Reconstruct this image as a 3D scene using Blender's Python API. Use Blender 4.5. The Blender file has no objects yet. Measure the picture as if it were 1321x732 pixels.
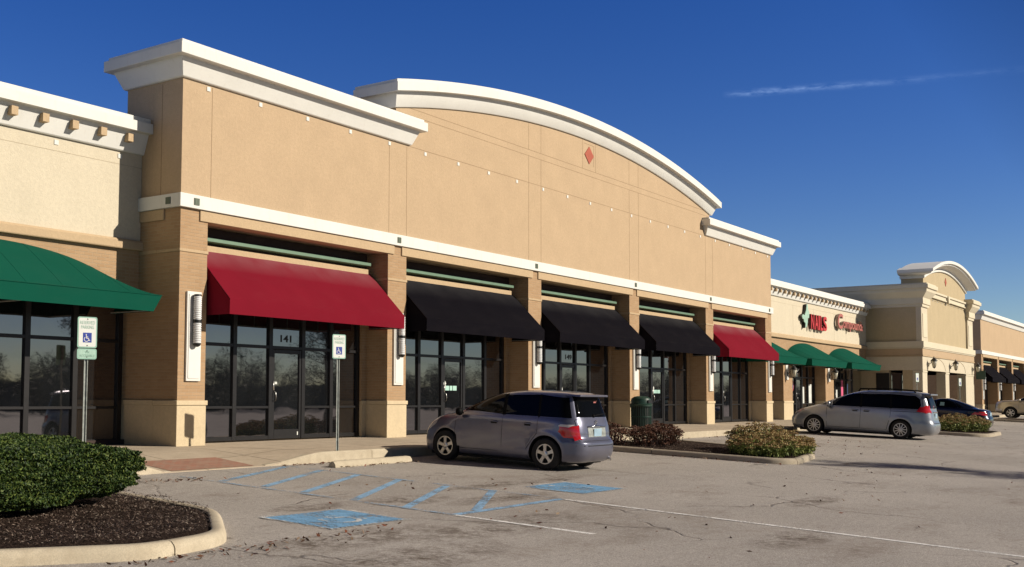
import bpy, bmesh, math, random
import numpy as np
from mathutils import Vector, Matrix, noise
random.seed(11); RNG=np.random.default_rng(5)
SC=bpy.context.scene; COL=SC.collection
PI=math.pi

# ------------------------------------------------------------ materials
MATS={}
def nt(name):
    m=bpy.data.materials.new(name); m.use_nodes=True; MATS[name]=m
    t=m.node_tree; t.nodes.clear()
    out=t.nodes.new('ShaderNodeOutputMaterial'); b=t.nodes.new('ShaderNodeBsdfPrincipled')
    t.links.new(b.outputs[0],out.inputs[0]); return m,t,b,out
def N(t,ty,**kw):
    n=t.nodes.new(ty)
    for k,v in kw.items():
        if k in n.inputs.keys(): n.inputs[k].default_value=v
        else: setattr(n,k,v)
    return n
def L(t,a,b): t.links.new(a,b)
def pos(t,scale=(1,1,1)):
    g=N(t,'ShaderNodeNewGeometry'); mp=N(t,'ShaderNodeMapping'); mp.inputs['Scale'].default_value=scale
    L(t,g.outputs['Position'],mp.inputs['Vector']); return mp.outputs[0]
def objpos(t,scale=(1,1,1)):
    g=N(t,'ShaderNodeTexCoord'); mp=N(t,'ShaderNodeMapping'); mp.inputs['Scale'].default_value=scale
    L(t,g.outputs['Object'],mp.inputs['Vector']); return mp.outputs[0]
def noi(t,vec,scale,detail=4,rough=.55):
    n=N(t,'ShaderNodeTexNoise'); n.inputs['Scale'].default_value=scale; n.inputs['Detail'].default_value=detail
    n.inputs['Roughness'].default_value=rough; L(t,vec,n.inputs['Vector']); return n.outputs['Fac']
def ramp(t,fac,stops,interp='LINEAR'):
    r=N(t,'ShaderNodeValToRGB'); r.color_ramp.interpolation=interp; e=r.color_ramp.elements
    while len(e)<len(stops): e.new(.5)
    for x,(p,c) in zip(e,stops):
        x.position=p; x.color=(c,c,c,1) if isinstance(c,(int,float)) else (*c,1)
    L(t,fac,r.inputs[0]); return r.outputs[0]
def mix(t,f,a,b,mode='MIX'):
    m=N(t,'ShaderNodeMix',data_type='RGBA',blend_type=mode)
    for i,v in ((0,f),(6,a),(7,b)):
        if hasattr(v,'links'): L(t,v,m.inputs[i])
        elif isinstance(v,(int,float)): m.inputs[i].default_value=v if i==0 else (v,v,v,1)
        else: m.inputs[i].default_value=(*v,1)
    return m.outputs[2]
def math_(t,op,a,b=None,clamp=False):
    m=N(t,'ShaderNodeMath',operation=op,use_clamp=clamp)
    for i,v in ((0,a),(1,b)):
        if v is None: continue
        if hasattr(v,'links'): L(t,v,m.inputs[i])
        else: m.inputs[i].default_value=v
    return m.outputs[0]
def bump(t,b,h,dist,strength=1):
    n=N(t,'ShaderNodeBump'); n.inputs['Distance'].default_value=dist; n.inputs['Strength'].default_value=strength
    L(t,h,n.inputs['Height']); L(t,n.outputs[0],b.inputs['Normal'])

def plain(name,col,rough=.6,metal=0,spec=.5,var=.12,scale=3,coat=0,emit=None):
    m,t,b,o=nt(name)
    f=noi(t,objpos(t),scale,5)
    c=ramp(t,f,[(.3,tuple(x*(1-var) for x in col)),(.7,tuple(min(1,x*(1+var)) for x in col))])
    L(t,c,b.inputs['Base Color']); b.inputs['Roughness'].default_value=rough; b.inputs['Metallic'].default_value=metal
    b.inputs['Specular IOR Level'].default_value=spec; b.inputs['Coat Weight'].default_value=coat; b.inputs['Coat Roughness'].default_value=.05
    return m
def stucco(name,col,var=.07,streak=.05):
    m,t,b,o=nt(name); p=pos(t)
    f1=noi(t,p,1.1,8,.68); f2=noi(t,pos(t,(.8,.8,.35)),2.6,6,.7); f3=noi(t,p,38,3,.7)
    c=ramp(t,f1,[(.3,tuple(x*(1-var) for x in col)),(.7,tuple(x*(1+var*.7) for x in col))])
    c=mix(t,ramp(t,f2,[(.45,0.),(.75,.5)]),c,tuple(x*(1-streak*2.6) for x in col))
    c=mix(t,ramp(t,f3,[(.35,.35),(.6,0.)]),c,tuple(x*.8 for x in col))
    f4=noi(t,p,13,5,.75); c=mix(t,ramp(t,f4,[(.36,.32),(.52,0.)]),c,tuple(x*.84 for x in col)); c=mix(t,ramp(t,f4,[(.5,0.),(.66,.32)]),c,tuple(min(1,x*1.12) for x in col))
    L(t,c,b.inputs['Base Color']); b.inputs['Roughness'].default_value=.92; b.inputs['Specular IOR Level'].default_value=.15
    bump(t,b,math_(t,'ADD',f3,math_(t,'MULTIPLY',f4,1.5)),.007,.8); return m
def trimmat(name,col):
    m,t,b,o=nt(name); p=pos(t)
    f1=noi(t,p,1.2,6,.65); f2=noi(t,pos(t,(5,5,.5)),3,5,.65)
    c=ramp(t,f1,[(.3,tuple(x*.93 for x in col)),(.7,col)])
    c=mix(t,ramp(t,f2,[(.55,0.),(.85,.38)]),c,tuple(x*y for x,y in zip(col,(.72,.68,.6))))
    L(t,c,b.inputs['Base Color']); b.inputs['Roughness'].default_value=.85; b.inputs['Specular IOR Level'].default_value=.2
    bump(t,b,noi(t,p,45,3,.7),.003,.5); return m
def brickmat(name,c1,c2,mort):
    m,t,b,o=nt(name)
    g=N(t,'ShaderNodeNewGeometry'); s=N(t,'ShaderNodeSeparateXYZ'); L(t,g.outputs['Position'],s.inputs[0])
    u=math_(t,'ADD',s.outputs[0],s.outputs[1]); cb=N(t,'ShaderNodeCombineXYZ'); L(t,u,cb.inputs[0]); L(t,s.outputs[2],cb.inputs[1])
    br=N(t,'ShaderNodeTexBrick'); L(t,cb.outputs[0],br.inputs['Vector'])
    br.inputs['Color1'].default_value=(*c1,1); br.inputs['Color2'].default_value=(*c2,1); br.inputs['Mortar'].default_value=(*mort,1)
    br.inputs['Scale'].default_value=1; br.inputs['Mortar Size'].default_value=.006; br.inputs['Mortar Smooth'].default_value=.3
    br.inputs['Brick Width'].default_value=.203; br.inputs['Row Height'].default_value=.0677; br.inputs['Bias'].default_value=-.1
    f=noi(t,pos(t),1.3,6,.65); c=mix(t,ramp(t,f,[(.3,.35),(.65,0.)]),br.outputs['Color'],tuple(x*.72 for x in c1))
    L(t,c,b.inputs['Base Color']); b.inputs['Roughness'].default_value=.9; b.inputs['Specular IOR Level'].default_value=.2
    h=math_(t,'SUBTRACT',math_(t,'MULTIPLY',noi(t,pos(t),60,3),.3),br.outputs['Fac']); bump(t,b,h,.006,.8); return m

stucco('tan_stucco',(.56,.412,.268),.09,.03); stucco('cream_stucco',(.70,.62,.475),.05); stucco('beige_stucco',(.55,.445,.285),.08)
stucco('tan_light',(.58,.43,.27),.05)
trimmat('white_trim',(.83,.82,.775)); trimmat('cream_trim',(.74,.66,.50)); stucco('limestone',(.70,.57,.38),.08,.08)
brickmat('brick',(.49,.325,.19),(.43,.27,.15),(.50,.38,.25))
plain('joint',(.33,.22,.13),.95,var=.1); plain('joint_light',(.5,.42,.3),.95)
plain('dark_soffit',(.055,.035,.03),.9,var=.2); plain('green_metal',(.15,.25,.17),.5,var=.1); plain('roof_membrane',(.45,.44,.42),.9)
plain('red_diamond',(.42,.10,.06),.8); plain('ornament_green',(.12,.15,.11),.7)
plain('frame_bronze',(.018,.017,.018),.38,metal=.3,var=.15,scale=8); plain('frame_grey',(.12,.115,.11),.4,metal=.5)
plain('steel',(.45,.45,.44),.35,metal=.9,var=.2,scale=12); plain('galvanised',(.33,.35,.33),.55,metal=.6,var=.25,scale=14); plain('white_plastic',(.8,.79,.74),.5,var=.04)
plain('black_metal',(.012,.012,.012),.45,var=.2); plain('louver_white',(.82,.83,.84),.4); plain('lamp_glass',(.75,.7,.55),.25,var=.1)
plain('bin_green',(.012,.045,.032),.45,var=.2); plain('sign_white',(.78,.80,.76),.45,var=.06); plain('sign_teal',(.42,.62,.52),.45,var=.12,scale=20)
plain('sign_green_ink',(.24,.44,.34),.5,var=.25,scale=60); plain('sign_green_border',(.30,.52,.42),.5); plain('sign_blue',(.025,.055,.34),.4); plain('ink_black',(.01,.01,.01),.5)
plain('sign_red',(.62,.045,.05),.35,var=.05); plain('sign_return',(.10,.01,.012),.5); plain('sign_pink',(.50,.17,.15),.4); plain('sign_tan_return',(.34,.24,.19),.6); plain('sign_mint',(.42,.62,.50),.4)
plain('poster_cyan',(.12,.45,.5),.5); plain('poster_pink',(.7,.12,.25),.5); plain('poster_white',(.72,.74,.7),.5); plain('poster_teal',(.42,.66,.58),.5); plain('poster_red',(.35,.05,.05),.5); plain('poster_blue',(.04,.08,.2),.5)

def awningmat(name,col,fade):
    m,t,b,o=nt(name); p=pos(t)
    f=noi(t,pos(t,(1,1,1)),.9,5,.6); f2=noi(t,p,140,2)
    c=ramp(t,f,[(.3,tuple(x*.94 for x in col)),(.72,tuple(x*1.05 for x in col))])
    c=mix(t,ramp(t,noi(t,pos(t,(.7,.7,2.5)),1.3,5,.65),[(.5,0.),(.8,.015)]),c,(.3,.25,.24))
    s=N(t,'ShaderNodeSeparateXYZ'); L(t,p,s.inputs[0])
    topf=math_(t,'MULTIPLY',ramp(t,math_(t,'MULTIPLY',s.outputs[2],.2),[(.73,0.),(.815,1.)]),ramp(t,noi(t,p,1.1,3),[(.3,fade*1.2),(.7,fade*3.6)]))
    c=mix(t,topf,c,tuple(.22+.6*x for x in col))
    L(t,c,b.inputs['Base Color']); b.inputs['Roughness'].default_value=.9; b.inputs['Specular IOR Level'].default_value=.04
    bump(t,b,math_(t,'ADD',f2,math_(t,'MULTIPLY',noi(t,p,2.2,3),2.)),.006,.5); return m
awningmat('red_canvas',(.195,.010,.022),.11); awningmat('black_canvas',(.006,.0052,.008),.035); awningmat('green_canvas',(.006,.083,.054),.02)

def glass(name,base,fac,tintr):
    m,t,b,o=nt(name)
    b.inputs['Base Color'].default_value=(*base,1); b.inputs['Roughness'].default_value=.25; b.inputs['Specular IOR Level'].default_value=0
    gl=N(t,'ShaderNodeBsdfGlossy'); gl.inputs['Roughness'].default_value=.022; gl.inputs['Color'].default_value=(*tintr,1)
    p=pos(t); bp=N(t,'ShaderNodeBump'); bp.inputs['Distance'].default_value=.02; bp.inputs['Strength'].default_value=.12
    L(t,noi(t,p,.9,2),bp.inputs['Height']); L(t,bp.outputs[0],gl.inputs['Normal'])
    lw=N(t,'ShaderNodeFresnel'); lw.inputs['IOR'].default_value=1.5
    fc=math_(t,'ADD',math_(t,'MULTIPLY',lw.outputs[0],1.3),fac,True)
    mx=N(t,'ShaderNodeMixShader'); L(t,fc,mx.inputs[0]); L(t,b.outputs[0],mx.inputs[1]); L(t,gl.outputs[0],mx.inputs[2]); L(t,mx.outputs[0],o.inputs[0])
    c=ramp(t,noi(t,pos(t,(1,1,.6)),.8,4),[(.3,tuple(x*.5 for x in base)),(.75,tuple(x*1.6 for x in base))]); L(t,c,b.inputs['Base Color'])
    return m
glass('shop_glass',(.010,.011,.012),.16,(.88,.82,.86)); glass('car_glass',(.004,.0045,.005),-.03,(.38,.36,.37))
def seethrough(name):
    m,t,b,o=nt(name)
    tr=N(t,'ShaderNodeBsdfTransparent'); tr.inputs[0].default_value=(.52,.56,.54,1)
    gl=N(t,'ShaderNodeBsdfGlossy'); gl.inputs['Roughness'].default_value=.02
    lw=N(t,'ShaderNodeFresnel'); lw.inputs['IOR'].default_value=1.5
    mx=N(t,'ShaderNodeMixShader'); L(t,lw.outputs[0],mx.inputs[0]); L(t,tr.outputs[0],mx.inputs[1]); L(t,gl.outputs[0],mx.inputs[2]); L(t,mx.outputs[0],o.inputs[0]); return m
seethrough('clear_glass')
def paint(name,col,rough=.32,metal=.55):
    m,t,b,o=nt(name); p=objpos(t)
    f=noi(t,p,1.6,5); c=ramp(t,f,[(.3,tuple(x*.9 for x in col)),(.7,tuple(x*1.06 for x in col))])
    s=N(t,'ShaderNodeSeparateXYZ'); L(t,p,s.inputs[0])
    dirt=math_(t,'MULTIPLY',ramp(t,s.outputs[2],[(.18,.55),(.5,0.)]),noi(t,p,9,5))
    c=mix(t,dirt,c,(.10,.08,.065)); L(t,c,b.inputs['Base Color'])
    b.inputs['Metallic'].default_value=metal; b.inputs['Coat Weight'].default_value=.7; b.inputs['Coat Roughness'].default_value=.07
    L(t,math_(t,'ADD',math_(t,'MULTIPLY',noi(t,p,30,4),.14),rough-.05),b.inputs['Roughness'])
    bump(t,b,noi(t,p,2.2,2),.01,.12); return m
paint('paint_violet_grey',(.165,.17,.235),metal=.55); paint('paint_silver',(.31,.33,.37)); paint('paint_navy',(.008,.012,.03)); paint('paint_gold',(.45,.39,.30))
plain('tyre',(.014,.013,.013),.85,var=.25,scale=20); plain('alloy',(.62,.61,.60),.3,metal=.75,var=.08); plain('car_black',(.004,.004,.004),.6,spec=.1); plain('taillight_red',(.55,.015,.02),.15,coat=1)
plain('lens_clear',(.65,.6,.58),.12,coat=1); plain('chrome',(.8,.8,.8),.12,metal=1,var=.03); plain('plate_blue',(.35,.5,.62),.5,var=.15,scale=12)
plain('arch_dark',(.008,.008,.008),.9); plain('seat_grey',(.09,.085,.08),.9); plain('interior_light',(.30,.33,.27),.9,var=.3,scale=4)

def concrete(name,col,jx=None):
    m,t,b,o=nt(name); p=pos(t)
    f=noi(t,p,.8,7,.65); f2=noi(t,p,70,3,.7); f3=noi(t,p,6,6,.7)
    c=ramp(t,f,[(.3,tuple(x*.8 for x in col)),(.7,tuple(x*1.08 for x in col))])
    c=mix(t,ramp(t,f3,[(.44,0.),(.68,.55)]),c,tuple(x*y for x,y in zip(col,(.66,.62,.58))))
    c=mix(t,ramp(t,f2,[(.40,.6),(.56,0.)]),c,tuple(x*.7 for x in col))
    if jx:
        s=N(t,'ShaderNodeSeparateXYZ'); L(t,p,s.inputs[0])
        for ax,sp,of in ((0,jx,0.),(1,jx*1.0,.05)):
            q=math_(t,'FRACT',math_(t,'ADD',math_(t,'DIVIDE',s.outputs[ax],sp),50+of)); d=math_(t,'ABSOLUTE',math_(t,'SUBTRACT',q,.5))
            c=mix(t,ramp(t,d,[(.4915,0.),(.4935,.75)]),c,(.10,.08,.06))
    L(t,c,b.inputs['Base Color']); b.inputs['Roughness'].default_value=.9; b.inputs['Specular IOR Level'].default_value=.2
    bump(t,b,math_(t,'ADD',f2,f3),.004,.6); return m
concrete('sidewalk_concrete',(.62,.51,.385),1.83); concrete('kerb_concrete',(.62,.535,.40)); concrete('kerb_grey',(.50,.43,.33))

def asphalt():
    m,t,b,o=nt('asphalt'); p=pos(t)
    base=ramp(t,noi(t,p,.22,7,.62),[(.3,(.38,.345,.31)),(.52,(.49,.445,.40)),(.72,(.59,.54,.49))])
    agg=noi(t,p,85,3,.8); c=mix(t,ramp(t,agg,[(.38,.9),(.55,0.)]),base,(.20,.17,.15))
    c=mix(t,ramp(t,noi(t,p,60,2,.6),[(.56,0.),(.68,.75)]),c,(.72,.67,.61))
    c=mix(t,ramp(t,noi(t,p,17,4,.7),[(.50,0.),(.68,.6)]),c,(.26,.225,.20)); c=mix(t,ramp(t,noi(t,p,31,4,.75),[(.54,0.),(.68,.5)]),c,(.68,.63,.57))
    # brown dirt patches
    st=math_(t,'MULTIPLY',ramp(t,noi(t,pos(t,(.5,1.1,1)),.55,6,.72),[(.53,0.),(.70,.75)]),ramp(t,noi(t,p,9,5,.7),[(.35,.2),(.6,1.)]))
    c=mix(t,st,c,(.20,.155,.12))
    # dirt left by run-off, measured spots on the lot: (x, y, rx, ry)
    sx=N(t,'ShaderNodeSeparateXYZ'); L(t,p,sx.inputs[0]); tot=None
    for (cx_,cy_,rx_,ry_) in ((-3.3,-9.9,2.2,.55),(-5.6,-9.4,1.9,.5),(-2.3,-7.6,1.1,.45),(-.9,-8.3,1.5,.35),(.6,-7.2,1.6,.30),(-6.5,-10.6,2.2,.6),(2.2,-7.3,1.2,.25),(-3.9,-7.3,.9,.3),(3.2,-11.6,1.2,.3),(12.6,-9.6,1.2,.25),(-1.5,-12.8,1.2,.4)):
        ux=math_(t,'DIVIDE',math_(t,'SUBTRACT',sx.outputs[0],cx_),rx_); uy=math_(t,'DIVIDE',math_(t,'SUBTRACT',sx.outputs[1],cy_),ry_)
        q=math_(t,'SUBTRACT',1,math_(t,'ADD',math_(t,'MULTIPLY',ux,ux),math_(t,'MULTIPLY',uy,uy)),True)
        tot=q if tot is None else math_(t,'MAXIMUM',tot,q)
    dm=math_(t,'MULTIPLY',math_(t,'POWER',tot,.6),ramp(t,math_(t,'ADD',math_(t,'MULTIPLY',noi(t,p,2.3,6,.75),.6),math_(t,'MULTIPLY',noi(t,p,14,5,.75),.4)),[(.44,0.),(.58,.95)]))
    c=mix(t,dm,c,(.115,.085,.062))
    # cracks
    mp=N(t,'ShaderNodeVectorMath',operation='ADD'); nn=N(t,'ShaderNodeTexNoise'); nn.inputs['Scale'].default_value=.7; nn.inputs['Detail'].default_value=6; L(t,p,nn.inputs['Vector'])
    sc=N(t,'ShaderNodeVectorMath',operation='SCALE'); sc.inputs['Scale'].default_value=1.6; L(t,nn.outputs['Color'],sc.inputs[0]); L(t,p,mp.inputs[0]); L(t,sc.outputs[0],mp.inputs[1])
    v=N(t,'ShaderNodeTexVoronoi',feature='DISTANCE_TO_EDGE'); v.inputs['Scale'].default_value=.26; L(t,mp.outputs[0],v.inputs['Vector'])
    cr=math_(t,'MULTIPLY',ramp(t,v.outputs['Distance'],[(.0025,.6),(.009,0.)]),ramp(t,noi(t,p,.35,3),[(.47,0.),(.56,1.)]))
    c=mix(t,cr,c,(.11,.09,.075))
    L(t,c,b.inputs['Base Color']); b.inputs['Roughness'].default_value=.88; b.inputs['Specular IOR Level'].default_value=.25
    h=math_(t,'SUBTRACT',agg,math_(t,'MULTIPLY',cr,3.)); bump(t,b,h,.009,.8); return m
asphalt()
def lotpaint(name,col,wear):
    m,t,b,o=nt(name); p=pos(t)
    c=ramp(t,noi(t,p,7,5,.7),[(.3,tuple(x*.72 for x in col)),(.7,tuple(x*1.12 for x in col))]); c=mix(t,ramp(t,noi(t,p,80,2),[(.35,.6),(.5,0.)]),c,tuple(x*.55 for x in col))
    L(t,c,b.inputs['Base Color']); b.inputs['Roughness'].default_value=.85
    tr=N(t,'ShaderNodeBsdfTransparent'); mx=N(t,'ShaderNodeMixShader')
    f=math_(t,'ADD',math_(t,'MULTIPLY',noi(t,p,26,6,.78),.6),math_(t,'MULTIPLY',noi(t,p,1.9,4,.6),.4))
    L(t,ramp(t,f,[(wear-.035,1.),(wear+.035,0.)]),mx.inputs[0]); L(t,tr.outputs[0],mx.inputs[1]); L(t,b.outputs[0],mx.inputs[2]); L(t,mx.outputs[0],o.inputs[0])
    # factor semantics: ramp 1 -> paint
    return m
lotpaint('blue_line_paint',(.30,.50,.72),.535); lotpaint('blue_faded_paint',(.32,.46,.62),.49); lotpaint('blue_box_paint',(.20,.42,.66),.54); lotpaint('white_line_paint',(.95,.92,.88),.55); lotpaint('white_box_paint',(.75,.76,.74),.47); lotpaint('faded_line',(.70,.65,.58),.48)
def mulchm():
    m,t,b,o=nt('mulch'); p=pos(t)
    f=noi(t,pos(t,(1,1,1)),38,5,.75)
    c=ramp(t,f,[(.3,(.008,.006,.005)),(.5,(.035,.022,.017)),(.66,(.11,.075,.058)),(.8,(.3,.24,.19))]); L(t,c,b.inputs['Base Color']); b.inputs['Roughness'].default_value=.95; b.inputs['Specular IOR Level'].default_value=.1
    bump(t,b,f,.03,1); return m
mulchm()
def leafmat(name,cols,sc=3,trans=.0):
    m,t,b,o=nt(name); g=N(t,'ShaderNodeNewGeometry')
    f=math_(t,'ADD',math_(t,'MULTIPLY',g.outputs['Random Per Island'],.6),math_(t,'MULTIPLY',noi(t,pos(t),sc,3),.4))
    c=ramp(t,f,[(.2+.6*i/(len(cols)-1),k) for i,k in enumerate(cols)]); L(t,c,b.inputs['Base Color']); b.inputs['Roughness'].default_value=.6; b.inputs['Specular IOR Level'].default_value=.3
    return m
leafmat('hedge_leaf',[(.008,.022,.006),(.026,.055,.011),(.06,.10,.018),(.14,.175,.035)],2.5)
leafmat('sedum_leaf',[(.12,.17,.04),(.24,.29,.07),(.36,.37,.12)],5); leafmat('sedum_head',[(.16,.085,.035),(.36,.20,.08),(.50,.36,.15),(.56,.50,.22)],7)
leafmat('dead_leaf',[(.045,.02,.014),(.12,.05,.032),(.21,.095,.05)],6); leafmat('tree_leaf',[(.03,.032,.028),(.05,.052,.044),(.08,.077,.066)],.3)
leafmat('litter_leaf',[(.07,.025,.012),(.20,.06,.03),(.16,.10,.06),(.30,.22,.15)],9); leafmat('chip',[(.02,.013,.01),(.07,.045,.034),(.16,.11,.085),(.33,.27,.22)],9)
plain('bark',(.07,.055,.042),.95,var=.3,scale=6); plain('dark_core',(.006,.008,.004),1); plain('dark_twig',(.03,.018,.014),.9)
def brickpaver():
    m,t,b,o=nt('red_paver'); br=N(t,'ShaderNodeTexBrick'); L(t,pos(t),br.inputs['Vector']); br.inputs['Scale'].default_value=1
    br.inputs['Color1'].default_value=(.40,.17,.11,1); br.inputs['Color2'].default_value=(.32,.15,.10,1); br.inputs['Mortar'].default_value=(.36,.27,.2,1)
    br.inputs['Brick Width'].default_value=.2; br.inputs['Row Height'].default_value=.1; br.inputs['Mortar Size'].default_value=.008
    c=mix(t,ramp(t,noi(t,pos(t),5,6,.7),[(.45,0.),(.7,.6)]),br.outputs[0],(.36,.29,.22)); L(t,c,b.inputs['Base Color']); b.inputs['Roughness'].default_value=.9
brickpaver()

# ------------------------------------------------------------ helpers
def tag(o,label=None,cat=None,group=None,kind=None):
    if label: o['label']=label
    if cat: o['category']=cat
    if group: o['group']=group
    if kind: o['kind']=kind
    return o
def worldloc(o):
    v=Vector((0,0,0))
    while o is not None: v+=o.location; o=o.parent
    return v
def thing(name,loc,label,cat,group=None,rot=(0,0,0)):
    o=bpy.data.objects.new(name,None); o.empty_display_size=.3; COL.objects.link(o); o.location=loc; o.rotation_euler=rot
    return tag(o,label,cat,group)
class MB:
    def __init__(s): s.v=[]; s.f=[]; s.m=[]; s.cur=0
    def add(s,vs,fs):
        n=len(s.v); s.v+= [tuple(map(float,v)) for v in vs]; s.f+=[tuple(i+n for i in f) for f in fs]; s.m+=[s.cur]*len(fs); return s
    def box(s,x0,x1,y0,y1,z0,z1):
        return s.add([(x0,y0,z0),(x1,y0,z0),(x1,y1,z0),(x0,y1,z0),(x0,y0,z1),(x1,y0,z1),(x1,y1,z1),(x0,y1,z1)],
            [(0,3,2,1),(4,5,6,7),(0,1,5,4),(1,2,6,5),(2,3,7,6),(3,0,4,7)])
    def prism(s,poly,a,b,ax='y'):
        # poly in the plane perpendicular to ax
        n=len(poly)
        def P(q,t): return (q[0],t,q[1]) if ax=='y' else ((t,q[0],q[1]) if ax=='x' else (q[0],q[1],t))
        vs=[P(q,a) for q in poly]+[P(q,b) for q in poly]
        return s.add(vs,[tuple(range(n)),tuple(range(2*n-1,n-1,-1))]+[(i,n+i,n+(i+1)%n,(i+1)%n) for i in range(n)])
    def loft(s,rings,closed=True,cap=True):
        n=len(rings[0]); vs=[v for r in rings for v in r]; fs=[]
        for i in range(len(rings)-1):
            for j in range(n if closed else n-1):
                k=(j+1)%n; fs.append((i*n+j,i*n+k,(i+1)*n+k,(i+1)*n+j))
        if cap: fs+= [tuple(range(n-1,-1,-1)),tuple((len(rings)-1)*n+i for i in range(n))]
        return s.add(vs,fs)
    def tube(s,pts,r,n=8,cap=True):
        pts=[Vector(p) for p in pts]; rings=[]; rs=r if isinstance(r,(list,tuple)) else [r]*len(pts)
        for i,p in enumerate(pts):
            d=(pts[min(i+1,len(pts)-1)]-pts[max(i-1,0)]).normalized(); u=d.cross(Vector((0,0,1)))
            if u.length<.05: u=d.cross(Vector((1,0,0)))
            u.normalize(); w=d.cross(u)
            rings.append([p+rs[i]*(math.cos(2*PI*k/n)*u+math.sin(2*PI*k/n)*w) for k in range(n)])
        return s.loft(rings,True,cap)
    def lathe(s,prof,c=(0,0,0),n=24,ax='z',cap=True):
        rings=[]
        for r,h in prof:
            rg=[]
            for k in range(n):
                a=2*PI*k/n; x,y=r*math.cos(a),r*math.sin(a)
                rg.append((c[0]+x,c[1]+y,c[2]+h) if ax=='z' else ((c[0]+h,c[1]+x,c[2]+y) if ax=='x' else (c[0]+x,c[1]+h,c[2]+y)))
            rings.append(rg)
        return s.loft(rings,True,cap)
    def build(s,name,mat,parent=None,smooth=False,origin=None,bevel=0,bseg=2,auto=None):
        o0=worldloc(parent) if parent is not None else Vector(origin or (0,0,0))
        me=bpy.data.meshes.new(name); me.from_pydata([(v[0]-o0.x,v[1]-o0.y,v[2]-o0.z) for v in s.v],[],s.f)
        for k in (mat if isinstance(mat,(list,tuple)) else [mat]): me.materials.append(MATS[k])
        if max(s.m,default=0)>0: me.polygons.foreach_set('material_index',s.m)
        bm=bmesh.new(); bm.from_mesh(me); bmesh.ops.recalc_face_normals(bm,faces=bm.faces)
        if bevel:
            bmesh.ops.bevel(bm,geom=[e for e in bm.edges if e.is_manifold and e.calc_face_angle(0)>.5],offset=bevel,segments=bseg,affect='EDGES',profile=.6)
        bm.to_mesh(me); bm.free()
        if smooth: me.polygons.foreach_set('use_smooth',[True]*len(me.polygons))
        if auto:
            me.polygons.foreach_set('use_smooth',[True]*len(me.polygons)); me.set_sharp_from_angle(angle=math.radians(auto))
        o=bpy.data.objects.new(name,me); COL.objects.link(o)
        if parent is not None: o.parent=parent
        else: o.location=o0
        return o
def lmb(): return MB()
def cornice_path(prof,path,closed=False):
    """prof: [(out,z)], path: [(x,y)] with outward on the left-hand... outward = right of travel direction"""
    pts=[Vector(p) for p in path]; rings=[]
    for i,p in enumerate(pts):
        ns=[]
        if i>0: d=(p-pts[i-1]).normalized(); ns.append(Vector((d.y,-d.x)))
        if i<len(pts)-1: d=(pts[i+1]-p).normalized(); ns.append(Vector((d.y,-d.x)))
        n=sum(ns,Vector((0,0)))/len(ns); n=n/(n.length**2) if n.length>1e-6 else ns[0]
        rings.append([(p.x+n.x*o,p.y+n.y*o,z) for o,z in prof])
    return rings
def text_mb(txt,size,loc,rot=0,depth=.004,font_bold=False,width=None,face='front',shear=0,height=None):
    """flat text in XZ plane facing -Y, bottom-left at loc; returns MB"""
    c=bpy.data.curves.new('t','FONT'); c.body=txt; c.size=size; c.extrude=depth/2; c.shear=shear; c.resolution_u=3
    if font_bold: c.offset=size*.022
    o=bpy.data.objects.new('t',c); COL.objects.link(o); bpy.context.view_layer.update()
    dg=bpy.context.evaluated_depsgraph_get(); me=bpy.data.meshes.new_from_object(o.evaluated_get(dg))
    vs=[v.co.copy() for v in me.vertices]; fs=[tuple(p.vertices) for p in me.polygons]
    bpy.data.objects.remove(o); bpy.data.curves.remove(c); bpy.data.meshes.remove(me)
    x0=min(v.x for v in vs); x1=max(v.x for v in vs); y0=min(v.y for v in vs); y1=max(v.y for v in vs)
    sx=width/(x1-x0) if width else 1; sy=height/(y1-y0) if height else 1
    mb=MB(); mb.add([(loc[0]+(v.x-x0)*sx,loc[1]-v.z,loc[2]+(v.y-y0)*sy) for v in vs],fs); return mb
def each(name,mat,parent,boxes,d=(0,0,0),**k):
    for b in boxes:
        m=Shift(d); m.box(*b); m.build(name,mat,parent,**k)
def copy_tree(o,parent=None):
    c=o.copy(); COL.objects.link(c); c.parent=parent
    for ch in list(o.children): copy_tree(ch,c)
    return c

class Shift(MB):
    def __init__(s,d=(0,0,0)): super().__init__(); s.d=d
    def add(s,vs,fs): return super().add([(v[0]+s.d[0],v[1]+s.d[1],v[2]+s.d[2]) for v in vs],fs)
def zl(x,y):
    y_=max(y,-32.); return -.1276+.0422*y_+.0007*min(max(x,-20.),90.)
SLOPE=math.atan(.0422)
SUN_E=5.0; SKY_E=.094; AIR=1.0; DUST=.12; OZ=4.5
SAT=1.29; HUE=.523; FILL=.12
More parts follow.
